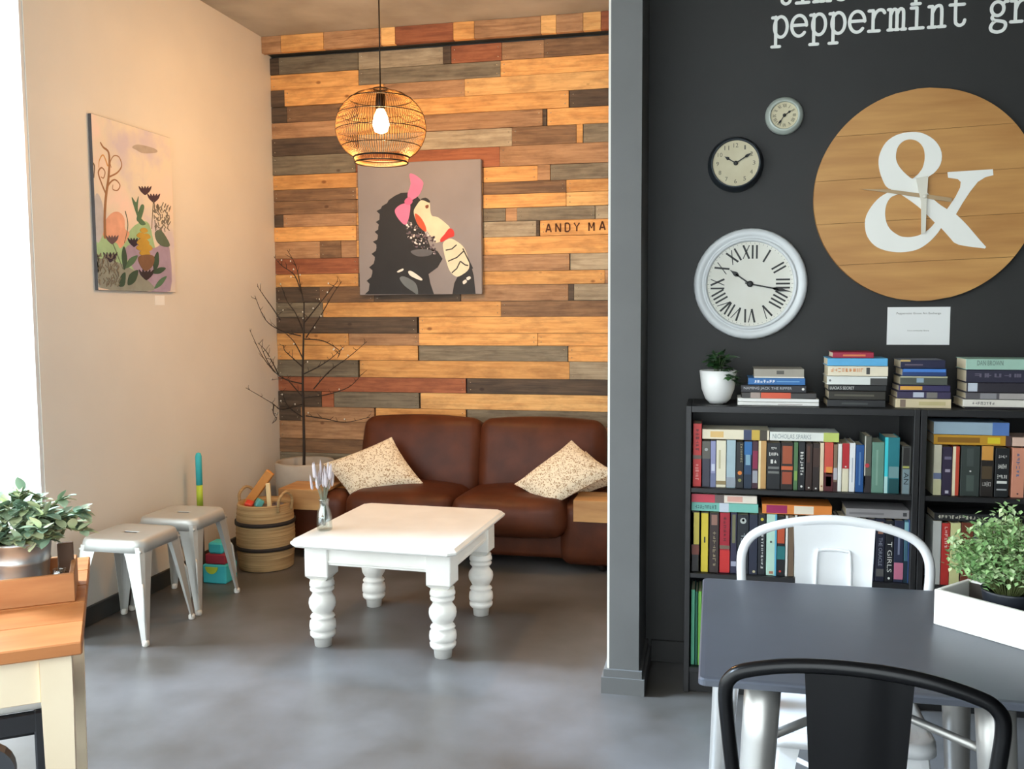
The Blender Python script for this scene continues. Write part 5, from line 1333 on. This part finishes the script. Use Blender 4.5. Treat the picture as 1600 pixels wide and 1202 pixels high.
# ================================================================== botanical canvas on the white wall
def canvas_flora():
    Xc = XL+.018; o = Vector((XL+.0005, 4.055, 1.931))
    cv = thing('botanical_picture', 'tall pastel canvas of fantasy flowers on the white wall', 'picture', o)
    y0, y1, z0, z1 = 3.742-4.055, 4.368-4.055, 1.532-1.931, 2.33-1.931
    m_ = bpy.data.materials.new('canvas_pastel'); m_.use_nodes = True
    nt = m_.node_tree; N, L = nt.nodes, nt.links; bs = N['Principled BSDF']; bs.inputs['Roughness'].default_value = .8
    tc = N.new('ShaderNodeTexCoord'); n1 = N.new('ShaderNodeTexNoise'); n1.inputs['Scale'].default_value = 4.5; n1.inputs['Detail'].default_value = 5
    cr = N.new('ShaderNodeValToRGB'); e = cr.color_ramp.elements
    e[0].position = .32; e[0].color = (*sr(206, 196, 206), 1); e[1].position = .68; e[1].color = (*sr(240, 214, 204), 1)
    e.new(.5).color = (*sr(226, 216, 200), 1)
    L.new(tc.outputs['Object'], n1.inputs[0]); L.new(n1.outputs[0], cr.inputs[0]); L.new(cr.outputs[0], bs.inputs[0])
    MB().bbox(0, .0170, y0, y1, z0, z1, .002).build('stretcher', mat('canvas_edge', sr(92, 90, 92), .8, var=.2, scale=12), cv)
    MB().box(.0170, .0175, y0+.0015, y1-.0015, z0+.0015, z1-.0015).build('canvas', m_, cv)
    lay = [0]
    # drawing plane: local X -> world Y, local Y -> world Z, thickness -> +X
    DM = T(.0175, 0, 0) @ Matrix(((0, 0, 1, 0), (1, 0, 0, 0), (0, 1, 0, 0), (0, 0, 0, 1)))
    def P(cx, cy): p = onX(120+cx/3.642, 160+cy/3.642, Xc)-o; return (max(y0+.002, min(y1-.002, p.y)), max(z0+.002, min(z1-.002, p.z)))
    def pm(col): return mat('paint_%d_%d_%d' % col, sr(*col), .75, var=.18, scale=18)
    def shape(pts, name, col, smooth=True):
        lay[0] += 1; q = [P(*p) for p in pts]
        if smooth: q = [(v.x, v.y) for v in catmull([(a, b_, 0) for a, b_ in q], 4, True)]
        q = [(max(y0+.001, min(y1-.001, a)), max(z0+.001, min(z1-.001, b_))) for a, b_ in q]
        MB().prism(q, 0, .0003+.00004*lay[0], DM).build(name, pm(col), cv)
    def line(pts, w, name, col):
        lay[0] += 1; q = [(v.x, v.y) for v in catmull([(*P(*p), 0) for p in pts], 5)]; n = len(q)
        MB().stroke(q, [w*(1-.6*i/(n-1)) for i in range(n)], 0, .0003+.00004*lay[0], DM, True).build(name, pm(col), cv)
    shape([(90, 780), (150, 740), (250, 780), (330, 700), (400, 680), (430, 760), (440, 900), (300, 1000), (100, 900)], 'green_hill', (166, 204, 160))
    shape([(270, 850), (330, 800), (440, 830), (520, 800), (532, 1075), (400, 1070), (330, 960)], 'lilac_ground', (172, 156, 184))
    shape([(95, 900), (200, 900), (330, 960), (440, 1070), (100, 1052)], 'grey_ground', (150, 156, 148))
    shape([(150, 760), (160, 680), (200, 630), (240, 625), (270, 660), (275, 720), (300, 750), (250, 830), (225, 800)], 'peach_hill', (236, 178, 152))
    shape([(315, 255), (350, 240), (440, 262), (455, 285), (380, 290), (340, 272)], 'cloud', (184, 172, 162))
    shape([(92, 560), (120, 520), (150, 600), (150, 740), (95, 790)], 'mist', (196, 196, 202))
    T_ = (160, 118, 84)
    line([(160, 765), (158, 660), (165, 540), (180, 430), (185, 330), (178, 280), (150, 255), (135, 230)], .020, 'swirl_tree', T_)
    line([(165, 520), (140, 460), (122, 400), (140, 372), (160, 395), (152, 430), (138, 425)], .010, 'swirl_tree', T_)
    line([(182, 425), (230, 400), (255, 360), (240, 312), (210, 305), (190, 340), (195, 370)], .008, 'swirl_tree', T_)
    line([(168, 520), (180, 470), (215, 440), (245, 470), (232, 500), (205, 495), (205, 470)], .009, 'swirl_tree', T_)
    line([(175, 360), (150, 300), (128, 330), (125, 370)], .008, 'swirl_tree', (212, 158, 96))
    line([(80, 345), (100, 365), (98, 410), (80, 425)], .009, 'swirl_tree', (120, 100, 84))
    D_ = (70, 50, 66); K_ = (46, 38, 62)
    def tulip(cx, cy, s_, col):
        for dx in (-1, -.5, 0, .5, 1): shape([(cx, cy+s_*.7), (cx+dx*s_*.55-s_*.26, cy-s_*.05), (cx+dx*s_*1.05, cy-s_*.85), (cx+dx*s_*.55+s_*.26, cy)], 'petal', col)
    for cx, cy, s_, col in ((388, 505, 34, D_), (437, 548, 34, D_), (200, 785, 34, (104, 84, 92)), (190, 885, 38, K_), (325, 800, 34, K_), (395, 985, 40, (50, 42, 52))): tulip(cx, cy, s_, col)
    line([(435, 560), (430, 640), (425, 720)], .004, 'stem', (120, 110, 84)); line([(205, 805), (235, 880), (262, 950)], .004, 'stem', (110, 120, 96)); line([(275, 620), (290, 700), (270, 800)], .004, 'stem', (96, 110, 84))
    GR = (84, 122, 96); GD = (56, 84, 70)
    for q, c in (([(312, 540), (330, 610), (350, 660), (345, 600), (350, 535), (336, 570)], GR), ([(340, 660), (365, 585), (382, 592), (372, 640), (355, 680)], GR), ([(350, 650), (390, 690), (370, 700), (350, 680)], GR),
                 ([(265, 945), (255, 870), (268, 820), (285, 890), (275, 945)], GD), ([(275, 945), (300, 890), (345, 872), (320, 920)], GR), ([(440, 960), (435, 900), (460, 850), (465, 920)], GD), ([(430, 970), (470, 940), (505, 945), (470, 975)], GD),
                 ([(290, 1040), (300, 980), (348, 955), (330, 1020)], GD), ([(445, 740), (480, 730), (528, 812), (490, 820), (455, 790)], (96, 116, 100)), ([(240, 1045), (250, 990), (275, 970), (270, 1040)], GD), ([(440, 1060), (470, 1010), (510, 990), (480, 1040)], GR)): shape(q, 'leaf', c)
    for cx, cy, w in ((380, 730, 22), (365, 760, 26), (392, 765, 26), (375, 800, 36), (395, 830, 34), (360, 830, 24), (385, 860, 30)): shape([(cx-w, cy), (cx-w*.4, cy-w*.7), (cx+w*.5, cy-w*.6), (cx+w, cy+4), (cx, cy+w*.6)], 'mustard_petal', (196, 160, 66))
    shape([(350, 880), (400, 866), (438, 880), (430, 930), (390, 960), (358, 925)], 'brown_petal', (128, 96, 74))
    r_ = random.Random(7); cor = MB(); lay[0] += 1
    for (xa, xb, ya, yb, n) in ((100, 240, 880, 1050, 110), (440, 528, 590, 740, 75)):
        for k in range(n):
            x, y = r_.uniform(xa, xb), r_.uniform(ya, yb); a = r_.uniform(-.9, .9)
            cor.stroke([P(x, y), P(x+16*math.sin(a), y-24*math.cos(a))], .0036, 0, .0003+.00004*lay[0], DM, False)
    cor.build('coral_strokes', pm((138, 130, 116)), cv)['kind'] = 'stuff'
canvas_flora()
tagc = simple('price_tag', MB().box(0, .0012, 0, .083, 0, .048), M_ppr, 'small white price card below the botanical canvas', 'card', None, (XL+.0003, 4.205, 1.466))

# ================================================================== street tree outside the window
M_bark = mat('tree_bark', sr(92, 80, 66), .9, var=.3, scale=8); M_tl = mat('street_leaf', sr(38, 54, 32), .7, var=.3, scale=5)
tt = thing('street_tree', 'leafy street tree outside the left window', 'tree', (-6.4, 7.5, -.04))
MB().tube(catmull([(0, 0, 0), (.05, 0, 1.2), (-.05, .1, 2.6), (.1, 0, 4.2)], 5), [.14-.09*i/15 for i in range(16)], 10).build('trunk', M_bark, tt)
cro = MB(); rt = random.Random(6)
for k in range(2600):
    dv = Vector((rt.gauss(0, 1), rt.gauss(0, 1), rt.gauss(0, 1))).normalized()*rt.uniform(.5, 1)
    M_ = T(dv.x*1.1, dv.y*1.1, 4.7+dv.z*1.0) @ Vector((rt.uniform(-1, 1), rt.uniform(-1, 1), rt.uniform(-1, .6))).to_track_quat('Y', 'Z').to_matrix().to_4x4()
    cro.add([(0, 0, 0), (.035, .06, .01), (0, .13, 0), (-.035, .06, .01)], [(0, 1, 2, 3)], False, M_)
cro.build('crown', M_tl, tt)['kind'] = 'stuff'
